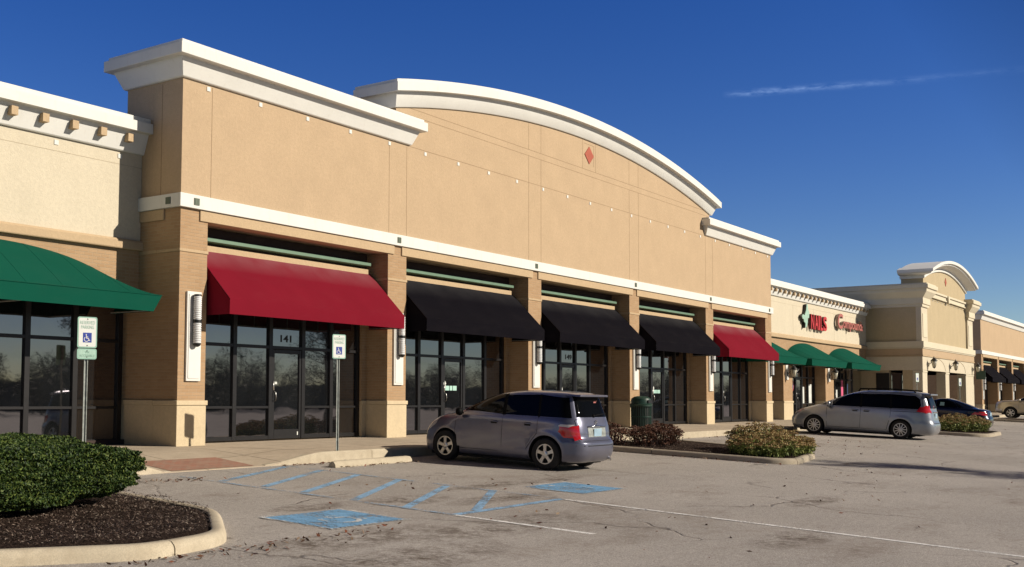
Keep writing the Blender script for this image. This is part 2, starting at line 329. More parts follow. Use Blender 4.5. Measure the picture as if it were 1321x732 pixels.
# ------------------------------------------------------------ buildings
PZ=0
CORN=[(0,7.49),(.05,7.492),(.07,7.51),(.20,7.82),(.21,7.86),(.36,7.865),(.36,8.09),(.29,8.095),(.29,8.17),(-.25,8.17),(-.25,7.49)]
def sconce(x,y,z0,first,label,d=(0,0,0),grp='louvred wall lamps on the brick piers'):
    r=thing('wall_lamp',(x+d[0],y+d[1],z0+d[2]),label,'wall lamp',grp)
    m=Shift(d); m.box(x-.19,x+.19,y-.05,y+.002,z0,z0+1.82); m.build('back_plate','white_trim',r,bevel=.008)
    m=Shift(d); m.box(x-.15,x+.15,y-.062,y-.048,z0+.05,z0+1.77); m.build('front_panel','white_plastic',r,bevel=.004)
    m=Shift(d)
    for a,b in ((z0+.76,z0+1.18),(z0+1.25,z0+1.72)):
        k=int((b-a)/.042)
        for i in range(k):
            z=a+(b-a)*i/k; m.lathe([(.072,z),(.086,z+.012),(.086,z+.026),(.072,z+.036)],(x,y-.14,0),14)
    m.lathe([(.074,z0+.74),(.074,z0+1.74)],(x,y-.14,0),14); m.build('louver','louver_white',r,auto=40)
    m=Shift(d); m.lathe([(.02,z0+.69),(.06,z0+.71),(.08,z0+.74),(.08,z0+.765),(.066,z0+.77),(.066,z0+1.18),(.087,z0+1.181),(.087,z0+1.24),(.066,z0+1.241),(.066,z0+1.72),(.08,z0+1.721),(.08,z0+1.745),(.07,z0+1.76)],(x,y-.14,0),14)
    m.build('lamp_cap','black_metal',r,auto=40)
    return r
def bracket_awning(x0,x1,mat,label,cat_group,d=(0,0,0),yf=-.63,yb=.50,ztop=4.12,zf=3.0,zb=2.68):
    r=thing('awning',((x0+x1)/2+d[0],yb+d[1],zb+d[2]),label,'awning',cat_group)
    N1=14; NX=30; m=Shift(d); rings=[]
    for i in range(NX+1):
        x=x0+(x1-x0)*i/NX; ring=[]
        rib=abs(math.sin(PI*i*5/NX))
        for j in range(N1+1):
            t=j/N1; sag=.022*math.sin(PI*t)*rib
            ring.append((x,yb+(yf-yb)*t+sag*.5,ztop+(zf-ztop)*t-sag))
        ring.append((x,yf-.004,zf-.02)); ring.append((x,yf+.004*math.sin(i*1.3),zb))
        rings.append(ring)
    m.loft(rings,closed=False,cap=False); m.build('canopy',mat,r,auto=30)
    for x in (x0+.004,x1-.004):
        m=Shift(d); m.prism([(yb,ztop-.01),(yf+.01,zf-.015),(yf+.01,zb),(yb,zb)],x-.003,x+.003,'x'); m.build('side_panel',mat,r)
    m=Shift(d); 
    for i in range(6):
        x=x0+.03+(x1-x0-.06)*i/5; m.tube([(x,yb,ztop-.06),(x,yf+.03,zf-.05),(x,yf+.03,zb+.03)],.014,6)
    m.tube([(x0+.03,yf+.03,zb+.03),(x1-.03,yf+.03,zb+.03)],.014,6); m.tube([(x0+.03,yb,zb+.03),(x0+.03,yf+.03,zb+.03)],.014,6); m.tube([(x1-.03,yb,zb+.03),(x1-.03,yf+.03,zb+.03)],.014,6)
    m.build('awning_frame','galvanised',r,smooth=True)
    return r
def storefront(root,xs_,doors,y,d=(0,0,0),z1=3.1,simple=False,rail=.77):
    """xs_: mullion centres; doors: set of indices of the gaps that hold a door"""
    w=.058
    m=Shift(d); x0,x1=xs_[0],xs_[-1]
    for x in xs_: m.box(x-w,x+w,y-.06,y+.06,.03,z1)
    for i in range(len(xs_)-1):
        a,b=xs_[i]+w,xs_[i+1]-w
        m.box(a,b,y-.055,y+.055,2.1,2.17); m.box(a,b,y-.055,y+.055,z1-.08,z1)
        if i in doors: continue
        m.box(a,b,y-.055,y+.055,.03,.12); m.box(a,b,y-.055,y+.055,rail-.035,rail+.02)
    fr=m.build('window','frame_bronze',root,bevel=.004,bseg=1)
    m=Shift(d)
    for i in range(len(xs_)-1):
        a,b=xs_[i]+w,xs_[i+1]-w
        m.box(a,b,y-.004,y+.004,2.17,z1-.08)
        if i in doors: continue
        m.box(a,b,y-.004,y+.004,rail+.02,2.1); m.box(a,b,y-.004,y+.004,.12,rail-.035)
    m.build('pane','shop_glass',fr)
    for i in doors:
        a,b=xs_[i]+w+.006,xs_[i+1]-w-.006
        m=Shift(d); m.box(a,a+.07,y-.045,y+.02,.035,2.09); m.box(b-.07,b,y-.045,y+.02,.035,2.09); m.box(a+.07,b-.07,y-.045,y+.02,.035,.25); m.box(a+.07,b-.07,y-.045,y+.02,2.0,2.09)
        dr=m.build('door','frame_bronze',root,bevel=.004,bseg=1)
        m=Shift(d); m.box(a+.07,b-.07,y-.014,y-.006,.25,2.0); m.build('pane','shop_glass',dr)
        m=Shift(d); m.box(a+.01,a+.055,y-.065,y-.045,1.15,1.36); m.tube([(a+.035,y-.045,1.13),(a+.05,y-.11,1.1),(a+.06,y-.115,1.0),(a+.05,y-.11,.92),(a+.035,y-.045,.9)],.013,8)
        m.build('handle','steel',dr,smooth=True)
    return fr
def pier(root,x0,x1,y0,y1,d,top=4.83,ledge=True,body='brick'):
    m=Shift(d); m.box(x0,x1,y0,y1,.9,top)
    p=m.build('pier',body,root)
    m=Shift(d); m.box(x0-.02,x1+.02,y0-.02,y1,-.15,.82); m.build('pier_base','limestone',p,bevel=.004,bseg=1)
    m=Shift(d); m.box(x0-.045,x1+.045,y0-.045,y1,.822,.918); m.build('base_cap','limestone',p,bevel=.012)
    if ledge: m=Shift(d); m.box(x0-.02,x1+.02,y0-.02,y1,3.93,3.995); m.build('ledge','tan_light',p,bevel=.006,bseg=1)
    return p
PITCH=6.726
def bay_shell(root,k,d,ps):
    """beam, light ledge, back wall, pilasters of the bay that starts at pier k"""
    xa=.37+PITCH*k+.375; xb=.37+PITCH*(k+1)-.375
    if k==0: xa=.735
    m=Shift(d); m.box(xa-.22 if k else .50,xb+.22,-.035,.3,4.60,4.826); m.box(xa+.002,xb-.002,.3,.66,4.62,4.80); m.build('beam','tan_light',root,bevel=.005,bseg=1)
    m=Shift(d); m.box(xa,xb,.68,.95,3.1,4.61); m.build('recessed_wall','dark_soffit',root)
    m=Shift(d); m.box(xa+.02,xb-.21,.46,.685,4.0,4.20); m.build('fascia_box','tan_light',root,bevel=.004,bseg=1)
    m=Shift(d); m.box(xa+.02,xb-.17,.40,.685,4.285,4.37); m.build('light_ledge','green_metal',root,bevel=.006,bseg=1)
    for a,b in ((xa,xa+.33),(xb-.19,xb)):
        m=Shift(d); m.box(a,b,.68,.98,.9,3.1); p=m.build('pilaster','brick',root)
        m=Shift(d); m.box(a-.0,b,.66,.98,-.1,.82); m.build('pier_base','limestone',p)
        m=Shift(d); m.box(a-.0,b,.635,.98,.822,.918); m.build('base_cap','limestone',p,bevel=.01)
    return xa,xb

def main_building():
    d=(0,0,0)
    R=thing('shop_building',(17.2,6,0),'large tan stucco and brick shop building with arched parapet and white cornices','building')
    # upper wall: two end blocks and the arched middle, as one stucco wall
    cx=17.19; Rr=48.3; zapex=9.46
    def arc(x,r=Rr,za=zapex): return za-r+math.sqrt(r*r-(x-cx)**2)
    poly=[(0,4.83),(34.39,4.83),(34.39,7.95),(27.36,7.95)]
    for i in range(41):
        x=27.36+(7.0-27.36)*i/40; poly.append((x,arc(x)+.3))
    poly+=[(7.0,7.95),(0,7.95)]
    m=MB(); m.prism(poly,0,.9); m.box(0,7.52,.902,1.75,4.83,7.95); m.box(26.9,34.388,.902,1.75,4.83,7.95); m.box(.3,34.2,.91,24,-.1,6.3)
    m.build('wall','tan_stucco',R)
    m=MB(); m.box(.31,34.19,1.76,23.9,6.302,6.34); m.build('roof','roof_membrane',R)
    # left side brick of the corner
    m=MB(); m.box(0,.25,.70,2.4,.9,4.828); w=m.build('side_wall','brick',R)
    m=MB(); m.box(-.02,.25,.70,2.4,-.15,.82); m.build('wall_base','limestone',w)
    m=MB(); m.box(-.045,.25,.70,2.4,.822,.918); m.build('base_cap','limestone',w)
    m=MB(); m.box(-.02,.25,.70,2.4,3.93,3.995); m.build('ledge','tan_light',w)
    m=MB(); m.box(-.035,.2,.48,2.0,4.60,4.826); m.build('beam','tan_light',R,bevel=.005,bseg=1)
    m=MB(); m.box(34.1,34.388,.70,1.3,.0,4.828); m.build('side_wall','brick',R)
    # horizontal band with bronze-green ornaments
    m=MB(); m.loft([[(a,b,z) for a,b in ((-.08,1.9),(-.08,-.08),(34.47,-.08),(34.47,1.3),(34.38,1.3),(34.38,.01),(.01,.01),(.01,1.9))] for z in (4.83,5.11)]); bd=m.build('band','white_trim',R,bevel=.01)
    m=MB()
    for k in range(6):
        x=.349+6.7198*k if k<5 else 33.95
        m=MB(); m.box(x-.07,x+.07,-.095,-.078,4.90,5.04)
        m.box(x-.045,x-.02,-.101,-.094,4.92,5.02); m.box(x+.02,x+.045,-.101,-.094,4.92,5.02); m.build('ornament','ornament_green',bd)
    m=MB(); m.box(-.095,-.078,.22,.36,4.90,5.04); m.build('ornament','ornament_green',bd)
    # cornices
    m=MB(); m.loft(cornice_path(CORN,[(1.2,1.755),(0,1.755),(0,0),(7.53,0),(7.53,.02)])); m.build('cornice','white_trim',R,bevel=.006,bseg=1)
    m=MB(); m.loft(cornice_path(CORN,[(26.92,.2),(26.92,0),(34.42,0),(34.42,1.75)])); m.build('cornice','white_trim',R,bevel=.006,bseg=1)
    # arched cornice
    prof=[(-.1,0),(.05,.002),(.07,.02),(.20,.33),(.21,.37),(.36,.375),(.36,.60),(.29,.605),(.29,.68),(-.9,.68),(-.9,0)]
    m=MB(); rings=[]; half=math.asin(10.26/Rr)
    for i in range(61):
        a=-half+2*half*i/60; s_=1
        rings.append([(cx+(Rr+h)*math.sin(a),-o,zapex-Rr+(Rr+h)*math.cos(a)) for o,h in prof])
    # the ends are mitred and return along the side of the parapet
    def endring(sg):
        xe=cx+sg*10.22; ze=arc(xe); a=[]; b=[]
        for o,h in prof:
            e=max(0,o); a.append((xe+sg*e,-o,ze+h*1.02-e*.21)); b.append((xe+sg*e,1.1,ze+h*1.02-e*.21))
        return a,b
    a,b=endring(-1); rings[0]=a; rings.insert(0,b); a,b=endring(1); rings[-1]=a; rings.append(b)
    m.loft(rings); m.build('arched_cornice','white_trim',R,auto=35)
    # control joints
    m=MB(); y=-.003
    def ln(x0,x1,z0,z1): m.box(x0,x1,y,.05,z0,z1)
    ln(7.6,26.7,7.470,7.482)
    for z in (8.285,8.475):
        dx=math.sqrt(Rr*Rr-(Rr-(zapex-z))**2); ln(max(7.02,cx-dx),min(27.3,cx+dx),z,z+.012)
    ln(.79,.802,5.11,7.45)
    for k in range(1,5):
        c=.37+PITCH*k
        for x in (c-.36,c+.36):
            ln(x,x+.012,5.11,min(arc(x),8.285) if not(k in(1,4)) else 7.45)
            if k in (2,3): ln(x,x+.012,8.487,arc(x)-.0)
    for x in (16.83,17.70): ln(x,x+.012,8.487,9.44)
    m.box(-.003,.05,.62,.632,5.11,7.45)
    m.build('control_joint','joint',R)
    # diamond
    m=MB(); m.prism([(17.265-.31,8.98),(17.265,8.69),(17.265+.31,8.98),(17.265,9.27)],-.02,.01); m.build('diamond','red_diamond',R)
    m=MB(); 
    for a,b,c_,e in ((16.95,17.6,9.33,9.342),(17.58,17.592,8.65,9.33)): m.box(a,b,-.003,.05,c_,e)
    m.build('control_joint','joint',R)
    # small white anchor plates
    each('anchor_plate','white_trim',R,[(.684+1.5135*i-.047,.684+1.5135*i+.047,-.014,.01,7.35,7.44) for i in range(23)])
    for k in range(6):
        c=.37+PITCH*k
        pier(R,0 if k==0 else c-.375,.73 if k==0 else min(c+.375,34.388),0,.70,d)
    cfg=[([1.13,2.27,3.39,4.48,5.48,6.50],{2}),
         ([1.13,2.31,3.38,4.43,5.53,6.50],{2}),
         ([1.13,2.20,3.22,4.24,5.21,6.50],{2}),
         ([1.13,2.25,3.31,4.40,5.46,6.50],{2}),
         ([1.13,2.40,3.53,4.55,5.59,6.50],{2})]
    for k in range(5):
        bay_shell(R,k,d,None)
        storefront(R,[x+PITCH*k for x in cfg[k][0]],cfg[k][1],.80)
    for txt,x,z,w in (('141',3.745,2.27,.36),('149',3.62+2*PITCH,2.27,.42)):
        t=text_mb(txt,.25,(x,.792,z),width=w,height=.165,depth=.004,font_bold=True); t.build('house_number','ink_black',R)
    each('door_sticker','poster_white',R,[(3.50,3.63,.775,.79,1.29,1.345),(4.29,4.32,.75,.79,.11,.19)])
    # small stickers on the doors of the second and fourth shops (arrow and a row of words)
    for b in (1,3):
        x=3.55+PITCH*b; each('door_sticker','poster_white',R,[(x-.1,x-.075,.75,.79,1.18,1.42)]); m=MB()
        m.prism([(x-.03,1.27),(x-.03,1.38),(x-.06,1.38),(x,1.47),(x+.06,1.38),(x+.03,1.38),(x+.03,1.27)],.775,.785); m.build('door_arrow','poster_white',R)
        each('door_sticker','poster_teal',R,[(x+a,x+b_,.776,.785,1.20,1.33) for a,b_ in ((0,.2),(.23,.35),(.38,.56))])
    mats=['red_canvas']+['black_canvas']*3+['red_canvas']
    labs=['dark red canvas awning over the glass door numbered 141','black canvas awning next to the red awning of door 141','black canvas awning over the glass door numbered 149','black canvas awning next to the second red awning','dark red canvas awning beside the green rounded awnings']
    for k in range(5):
        bracket_awning(.37+PITCH*k+.42,.37+PITCH*(k+1)-.50,mats[k],labs[k],'flat awnings over the shop bays of the arched building')
    sl=['louvred white lamp on the corner brick pier beside the green awning','louvred white lamp on the pier between the red and first black awning','louvred white lamp on the pier behind the dark violet hatchback','louvred white lamp on the pier above the green bin','louvred white lamp on the pier between the last black and second red awning','louvred white lamp on the last pier before the nail shop']
    for k in range(6): sconce(.37 if k==0 else .37+PITCH*k+.03,0,1.31,k==0,sl[k])
    return R
main_building()

WCORN=[(0,6.02),(.05,6.022),(.07,6.04),(.20,6.42),(.21,6.43),(.34,6.435),(.34,6.64),(.26,6.645),(.26,6.75),(-.3,6.75),(-.3,6.02)]
def wing(x0,x1,piers,fronts,loc,label,dent_phase,joints,cream=True):
    R=thing('shop_wing',loc,label,'building')
    Y=1.24
    m=MB(); m.box(x0,x1,Y,1.6,4.21,6.6); m.box(x0,x1,1.61,20,4.0,5.9); m.build('wall','cream_stucco',R)
    m=MB(); m.box(x0+.02,x1-.02,1.62,19.9,5.902,5.95); m.build('roof','roof_membrane',R)
    m=MB(); m.box(x0,x1,Y+.02,1.58,2.9,4.012); m.build('lower_wall','brick',R)
    m=MB(); m.loft([[(x,a,b) for a,b in ((Y+.3,4.012),(Y-.09,4.012),(Y-.10,4.03),(Y-.10,4.17),(Y-.06,4.215),(Y+.3,4.215))] for x in (x0,x1)]); m.build('band','tan_light',R)
    m=MB(); m.loft(cornice_path(WCORN,[(x0,Y),(x1,Y)])); c=m.build('cornice','cream_trim' if not cream else 'white_trim',R)
    x=dent_phase
    while x<x1-.1:
        if x>x0+.1 and (x>-9 or x0>0):
            m=MB(); yb=Y-.08; m.add([(x-.07,Y-.27,6.20),(x+.07,Y-.27,6.20),(x+.07,Y-.27,6.36),(x-.07,Y-.27,6.36),(x-.07,yb,6.20),(x+.07,yb,6.20),(x+.07,yb,6.36),(x-.07,yb,6.36)],[(0,1,2,3),(4,7,6,5),(0,4,5,1),(3,2,6,7),(0,3,7,4),(1,5,6,2)]); m.build('dentil','tan_light',c)
        x+=.665
    m=MB(); m.box(x0,x1,Y-.003,Y+.05,5.745,5.757)
    for x in joints: m.box(x,x+.012,Y-.003,Y+.05,4.22,5.745)
    m.build('control_joint','joint_light',R)
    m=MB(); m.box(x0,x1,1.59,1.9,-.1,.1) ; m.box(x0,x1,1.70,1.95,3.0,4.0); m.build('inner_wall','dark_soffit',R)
    for a,b in piers: pier(R,a,b,1.05,1.95,(0,0,0),top=2.9,ledge=False)
    for xs_,doors in fronts: storefront(R,xs_,doors,1.66,z1=3.0)
    return R
LW=wing(-22,-.002,[(-7.85,-6.6),(-14.6,-13.3)],[([-6.5,-5.5,-4.5,-3.42,-2.34,-1.25,-.16],{1}),([-13.2,-12.1,-11,-9.9,-8.8,-7.95],{2})],(-11,8,0),'cream stucco shop wing at the left edge with a bracketed white cornice',-21.1175-.665,[-3.6,-8,-14])
each('anchor_plate','white_trim',LW,[(x-.047,x+.047,1.226,1.25,5.87,5.96) for x in (-2.08,-.57,-3.6,-5.1)])
NW=wing(34.392,54.348,[(38.98,40.3),(45.65,47.1)],[([34.6,35.6,36.6,37.7,38.85],{1}),([40.4,41.4,42.5,43.5,44.5,45.55],{2}),([47.2,48.2,49.2,50.3,51.5,52.7],{2})],(43.6,8,0),'cream shop wing with the red nail shop sign and green rounded awnings',34.7,[36.9,41.1,44.4,48.0,50.2])
# posters in the windows of the nail shop wing
m=MB()
for x,z,w,h,mt in (): pass
def poster(x,z,w,h,mat,y=1.642):
    m=MB(); m.box(x,x+w,y-.004,y+.004,z,z+h); m.build('poster',mat,NW)
poster(47.35,1.0,.34,1.15,'poster_cyan'); poster(48.4,1.0,.38,1.1,'poster_teal'); poster(50.45,1.2,.42,.9,'poster_pink'); poster(49.5,1.1,.25,.45,'poster_white'); poster(51.6,1.0,.2,.9,'poster_blue')
poster(43.65,.75,.26,.9,'poster_white'); poster(44.62,.8,.5,1.0,'poster_white'); poster(40.55,1.35,.25,.3,'poster_teal')
m=MB(); m.lathe([(.34,-.004),(.34,.004)],(41.9,1.63,1.7),20,'y'); m.build('poster','poster_red',NW)
m=MB(); m.lathe([(.24,-.004),(.24,.004)],(41.9,1.622,1.7),20,'y'); m.build('poster','poster_blue',NW)

def dome_awning(x0,x1,mat,label,yf=-.08,yb=1.235,zv=2.99,zb=2.66,H=.90):
    r=thing('awning',((x0+x1)/2,yb,zb),label,'awning','green rounded awnings on the cream wings')
    a=(x1-x0)/2; c=(x0+x1)/2; NX=48; NY=16; m=MB(); rings=[]
    for i in range(NX+1):
        u=-1+2*i/NX; u=math.sin(u*PI/2)
        ring=[]
        hh=H*math.sqrt(max(0,1-u*u))
        for j in range(NY+1):
            t=j/NY; ring.append((c+a*u,yb+(yf-yb)*t,zv+hh*(1-t**1.08)))
        rings.append(ring)
    m.loft(rings,closed=False,cap=False)
    cn=m.build('canopy',mat,r,smooth=True)
    m=MB(); s_=.16
    m.loft([[(x0,yb,zv-.001),(x0,yf,zv-.001),(x1,yf,zv-.001),(x1,yb,zv-.001)],[(x0+.002,yb,zv-.02),(x0+.002,yf+.002,zv-.02),(x1-.002,yf+.002,zv-.02),(x1-.002,yb,zv-.02)],[(x0+s_,yb,zb),(x0+s_,yf+.05,zb),(x1-s_,yf+.05,zb),(x1-s_,yb,zb)]],closed=False,cap=False)
    m.build('valance',mat,r)
    m=MB()
    for i in range(1,8):
        u=-1+2*i/8; hh=H*math.sqrt(max(0,1-u*u))
        m.tube([(c+a*u,yb+(yf-yb)*t,zv+hh*(1-t**1.08)+.001) for t in [j/14 for j in range(15)]],.0035,5)
    m.tube([(x0,yf-.004,zv-.01),(x1,yf-.004,zv-.01)],.008,5); m.build('seam',mat,r,smooth=True)
    m=MB()
    for x in (x0+.2,(x0+x1)/2,x1-.2): m.tube([(x,yb,zb+.02),(x,yf+.07,zb+.02)],.015,6)
    m.tube([(x0+.2,yf+.07,zb+.02),(x1-.2,yf+.07,zb+.02)],.015,6); m.build('awning_frame','galvanised',r)
    return r
dome_awning(-6.55,-.5,'green_canvas','green rounded awning at the left edge beside the brick corner pier')
dome_awning(33.2,39.15,'green_canvas','green rounded awning half hidden behind the second red awning')
dome_awning(39.85,45.8,'green_canvas','green rounded awning under the red nail shop letters')
dome_awning(46.6,52.5,'green_canvas','green rounded awning beside the shaded side wall of the beige tower')

# lantern lamps
def lantern(x,y,z,label,group,plate=True):
    """y: wall face"""
    r=thing('lantern',(x,y,z-.35),label,'wall lantern',group)
    if plate: m=MB(); m.box(x-.2,x+.2,y-.04,y+.002,z-.38,z+.35); m.build('back_plate','white_trim',r,bevel=.01)
    m=MB(); yy=y-.34
    m.tube([(x,y-.03,z-.1),(x,y-.15,z-.02),(x,y-.22,z+.16),(x,yy,z+.24)],.018,6); m.box(x-.05,x+.05,y-.06,y-.03,z-.2,z+.02)
    m.lathe([(.005,.42),(.03,.34),(.05,.30),(.19,.16),(.20,.13),(.18,.12)],(x,yy,z),10)
    for k in range(6):
        a=2*PI*k/6; m.tube([(x+.165*math.cos(a),yy+.165*math.sin(a),z+.13),(x+.085*math.cos(a),yy+.085*math.sin(a),z-.24)],.008,4)
    m.lathe([(.09,-.24),(.09,-.26),(.03,-.30),(.01,-.34)],(x,yy,z),8); m.build('cage','black_metal',r,auto=30)
    m=MB(); m.lathe([(.08,-.235),(.155,.12)],(x,yy,z),10); m.build('globe','lamp_glass',r,smooth=True)
    return r
lantern(39.45,1.05,2.33,'black lantern lamp on the first pier below the nail shop sign','lantern lamps on the nail shop piers')
lantern(46.2,1.05,2.33,'black lantern lamp on the second pier by the cyan poster','lantern lamps on the nail shop piers')

# shop signs on the nail wing
r=thing('nail_shop_sign',(44.7,1.24,4.65),'red raised block letters reading NAILS on the cream wall','sign')
for ch,x in zip('NAILS',(43.3,43.93,44.53,44.86,45.36)):
    w={'N':.5,'A':.56,'I':.2,'L':.42,'S':.62}[ch]
    t=text_mb(ch,1,(x,1.10,4.66),width=w,height=.78,depth=.15,font_bold=True); t.build('letter_return','sign_return',r)
    t=text_mb(ch,1,(x-.001,1.02,4.66),width=w,height=.78,depth=.012,font_bold=True); t.build('letter','sign_red',r)
r=thing('hand_emblem_sign',(42.5,1.24,4.7),'mint green raised emblem left of the red letters','sign')
em=[(41.95,5.25),(42.12,5.36),(42.35,5.30),(42.62,5.58),(42.72,5.9),(42.86,5.93),(42.92,5.66),(43.12,5.52),(43.05,5.2),(42.86,5.22),(42.84,4.98),(42.66,4.74),(42.45,4.66),(42.5,4.9),(42.28,4.98),(42.2,5.12),(42.05,5.12)]
m=MB(); m.prism([(x-.02,z) for x,z in em],1.08,1.2); m.build('emblem_return','black_metal',r); m=MB(); m.prism(em,1.05,1.078); m.build('emblem','sign_mint',r)
r=thing('shop_name_sign',(50.5,1.24,4.9),'faded pink raised lettering with a large first letter on the cream wall','sign')
t=text_mb('C',1,(48.0,1.10,4.93),width=.95,height=.86,depth=.14,font_bold=True,shear=.1); t.build('letter_return','sign_tan_return',r)
t=text_mb('C',1,(48.0,1.025,4.93),width=.95,height=.86,depth=.012,font_bold=True,shear=.1); t.build('letter','sign_pink',r)
t=text_mb('ompounds',1,(49.0,1.10,4.85),width=4.0,height=.72,depth=.14,font_bold=True); t.build('letter_return','sign_tan_return',r)
t=text_mb('ompounds',1,(49.0,1.025,4.85),width=4.0,height=.72,depth=.012,font_bold=True); t.build('letter','sign_pink',r)

TD=(1.45,.3,.08)
def tower():
    R=thing('entrance_tower',(61.8,2.3,0),'beige entrance tower with curved hood and arcade beyond the nail shop','building')
    x0,x1,Y=52.9,67.8,-2.2; cx=60.0
    m=Shift(TD); m.box(x0,x1,Y+.12,7.5,2.66,7.4); m.box(x0+.1,x1-.1,1.3,7.4,-.1,2.66)
    Rr=(6.15**2+.85**2)/(2*.85)
    poly=[(cx-6.0,7.0),(cx+6.0,7.0)]
    for i in range(25):
        a=6.0-12.0*i/24; poly.append((cx+a,9.0-Rr+math.sqrt(Rr*Rr-a*a)+.3))
    m.prism(poly,Y+.1,Y+1.35); m.build('wall','beige_stucco',R)
    # arcade posts and side wall
    for a,b in ((52.9,54.05),(58.95,59.98),(65.1,67.8)):
        m=Shift(TD); m.box(a,b,Y,Y+.55,-.3,2.66); p=m.build('pier','cream_stucco',R,bevel=.01,bseg=1)
        m=Shift(TD); m.box(a-.04,b+.04,Y-.04,Y+.59,-.32,.3); m.box(a-.03,b+.03,Y-.03,Y+.5,2.55,2.64); m.build('pier_base','cream_trim',p,bevel=.01)
    m=Shift(TD); m.box(x0+.002,x0+.4,-.35,1.3,-.2,2.66); m.box(x0+.002,x0+.4,Y+.552,-1.1,-.2,2.66); m.build('side_wall','beige_stucco',R)
    # storeys of bands
    def bandz(z0,z1,out,mat,name='band'):
        m=Shift(TD); m.loft([[(x0-out,4,z),(x0-out,Y-out,z),(x1+out,Y-out,z),(x1+out,4,z),(x1,4,z),(x1,Y+.1,z),(x0,Y+.1,z),(x0,4,z)] for z in (z0,z1)]); return m.build(name,mat,R,bevel=.012,bseg=1)
    bandz(2.66,3.47,.02,'cream_stucco','frieze'); bandz(3.47,3.54,.07,'tan_light'); bandz(3.54,3.93,.04,'tan_stucco'); bandz(3.93,4.0,.08,'cream_trim'); bandz(4.0,4.36,.12,'cream_trim')
    # pilasters
    for a,b in ((52.9,54.4),(66.1,67.8)):
        m=Shift(TD); m.box(a-.01,b,Y,Y+.3,4.36,6.4); p=m.build('pilaster','cream_stucco',R)
        m=Shift(TD); m.box(a+.25,b-.25,Y-.03,Y+.02,4.6,6.0); m.build('pilaster_panel','cream_trim',p,bevel=.015)
    CP=[(0,6.38),(.08,6.385),(.08,6.52),(.14,6.55),(.14,6.9),(.22,7.0),(.40,7.25),(.42,7.42),(.50,7.44),(.50,7.66),(.42,7.68),(.42,7.74),(-.2,7.74),(-.2,6.38)]
    m=Shift(TD); m.loft(cornice_path(CP,[(x0,4.2),(x0,Y),(54.5,Y),(54.5,Y+.3)])); m.build('cornice','cream_trim',R)
    m=Shift(TD); m.loft(cornice_path(CP,[(66.1,Y+.3),(66.1,Y),(x1,Y),(x1,4.2)])); m.build('cornice','cream_trim',R)
    m=Shift(TD); m.box(54.5,66.1,Y-.02,Y+.2,7.12,7.2); m.box(54.5,66.1,Y+.02,Y+.2,7.2,7.4); m.box(54.5,66.1,Y-.06,Y+.2,7.4,7.52); m.build('lintel','cream_trim',R,bevel=.01)
    m=Shift(TD); m.prism([(59.75,7.5),(59.85,7.05),(60.15,7.05),(60.25,7.5)],Y-.12,Y+.1); m.build('keystone','cream_trim',R)
    m=Shift(TD); m.box(x0+.1,x1-.1,Y+1.8,7.4,7.402,7.45); m.build('roof','roof_membrane',R)
    HP=[(0,-.02),(.08,-.02),(.10,.0),(.10,.16),(.14,.18),(.2,.2),(.5,.30),(.55,.33),(.60,.36),(.60,.43),(.72,.45),(.72,.62),(-1.2,.62),(-1.2,-.02)]
    half=math.asin(6.2/Rr); rings=[]
    for i in range(41):
        a=-half+2*half*i/40; rings.append([(cx+(Rr+h)*math.sin(a),Y+.1-o,9.0-Rr+(Rr+h)*math.cos(a)) for o,h in HP])
    for sg in (-1,1):
        xe=cx+sg*6.0; ze=9.0-Rr+math.sqrt(Rr*Rr-36.); A=[];B_=[]
        for o,h in HP:
            e=max(0,o); A.append((xe+sg*e,Y+.1-o,ze+h*1.05-e*.28)); B_.append((xe+sg*e,Y+1.4,ze+h*1.05-e*.28))
        if sg<0: rings[0]=A; rings.insert(0,B_)
        else: rings[-1]=A; rings.append(B_)
    m=Shift(TD); m.loft(rings); m.build('arched_hood','white_trim',R,auto=35)
    m=Shift(TD); m.prism([(60-.25,8.42),(60,8.15),(60+.25,8.42),(60,8.69)],Y+.07,Y+.12); m.build('diamond','red_diamond',R)
    each('anchor_plate','white_trim',R,[(55.2+1.25*i-.05,55.2+1.25*i+.05,Y+.1,Y+.13,6.95,7.05) for i in range(8)],d=TD)
    for c_,w in ((56.5,2.3),(62.5,2.4)):
        m=Shift(TD)
        pts=[(c_+w*math.cos(a),2.72+.72*math.sin(a)) for a in [PI*i/24 for i in range(25)]]
        for p,q in zip(pts,pts[1:]):
            m.tube([(p[0],Y-.022,p[1]),(q[0],Y-.022,q[1])],.014,5)
        m.build('arch_line','joint',R)
    m=Shift(TD); m.box(x0+.42,x1-.1,.9,1.29,-.1,2.66); m.build('inner_wall','beige_stucco',R)
    storefront(R,[54.6,55.7,56.8,57.9,58.9],{1,2},.84,z1=2.62,d=TD); storefront(R,[60.6,61.6,62.6],{0},.84,z1=2.62,d=TD)
    m=Shift(TD); m.box(x0-.01,x0+.05,-.98,-.5,0.,2.5); m.build('side_opening','dark_soffit',R)
    m=Shift(TD); m.box(52.86,52.9,-.35,.4,.3,2.5); m.build('side_window','frame_bronze',R)
    for x,l in ((54.2,'lantern lamp on the tower corner nearest the silver minivan'),(60.2,'lantern lamp between the two arcade openings of the tower'),(67.3,'lantern lamp above the small green hanging sign')):
        lantern(x+TD[0],Y-.02+TD[1],3.1+TD[2],l,'lantern lamps on the beige tower',plate=False)
    r=thing('hanging_sign',(68.05+TD[0],-2.0+TD[1],2.3+TD[2]),'small green hanging sign on the right corner of the beige tower','sign')
    m=Shift(TD); m.box(68.0,68.04,-2.9,-2.3,2.35,2.95); m.build('sign_board','bin_green',r,bevel=.008); m=Shift(TD); m.tube([(68.02,-2.15,3.0),(68.02,-2.95,3.0)],.02,6); m.box(68.01,68.03,-2.8,-2.78,2.94,3.0); m.box(68.01,68.03,-2.42,-2.4,2.94,3.0); m.build('bracket','black_metal',r)
tower()

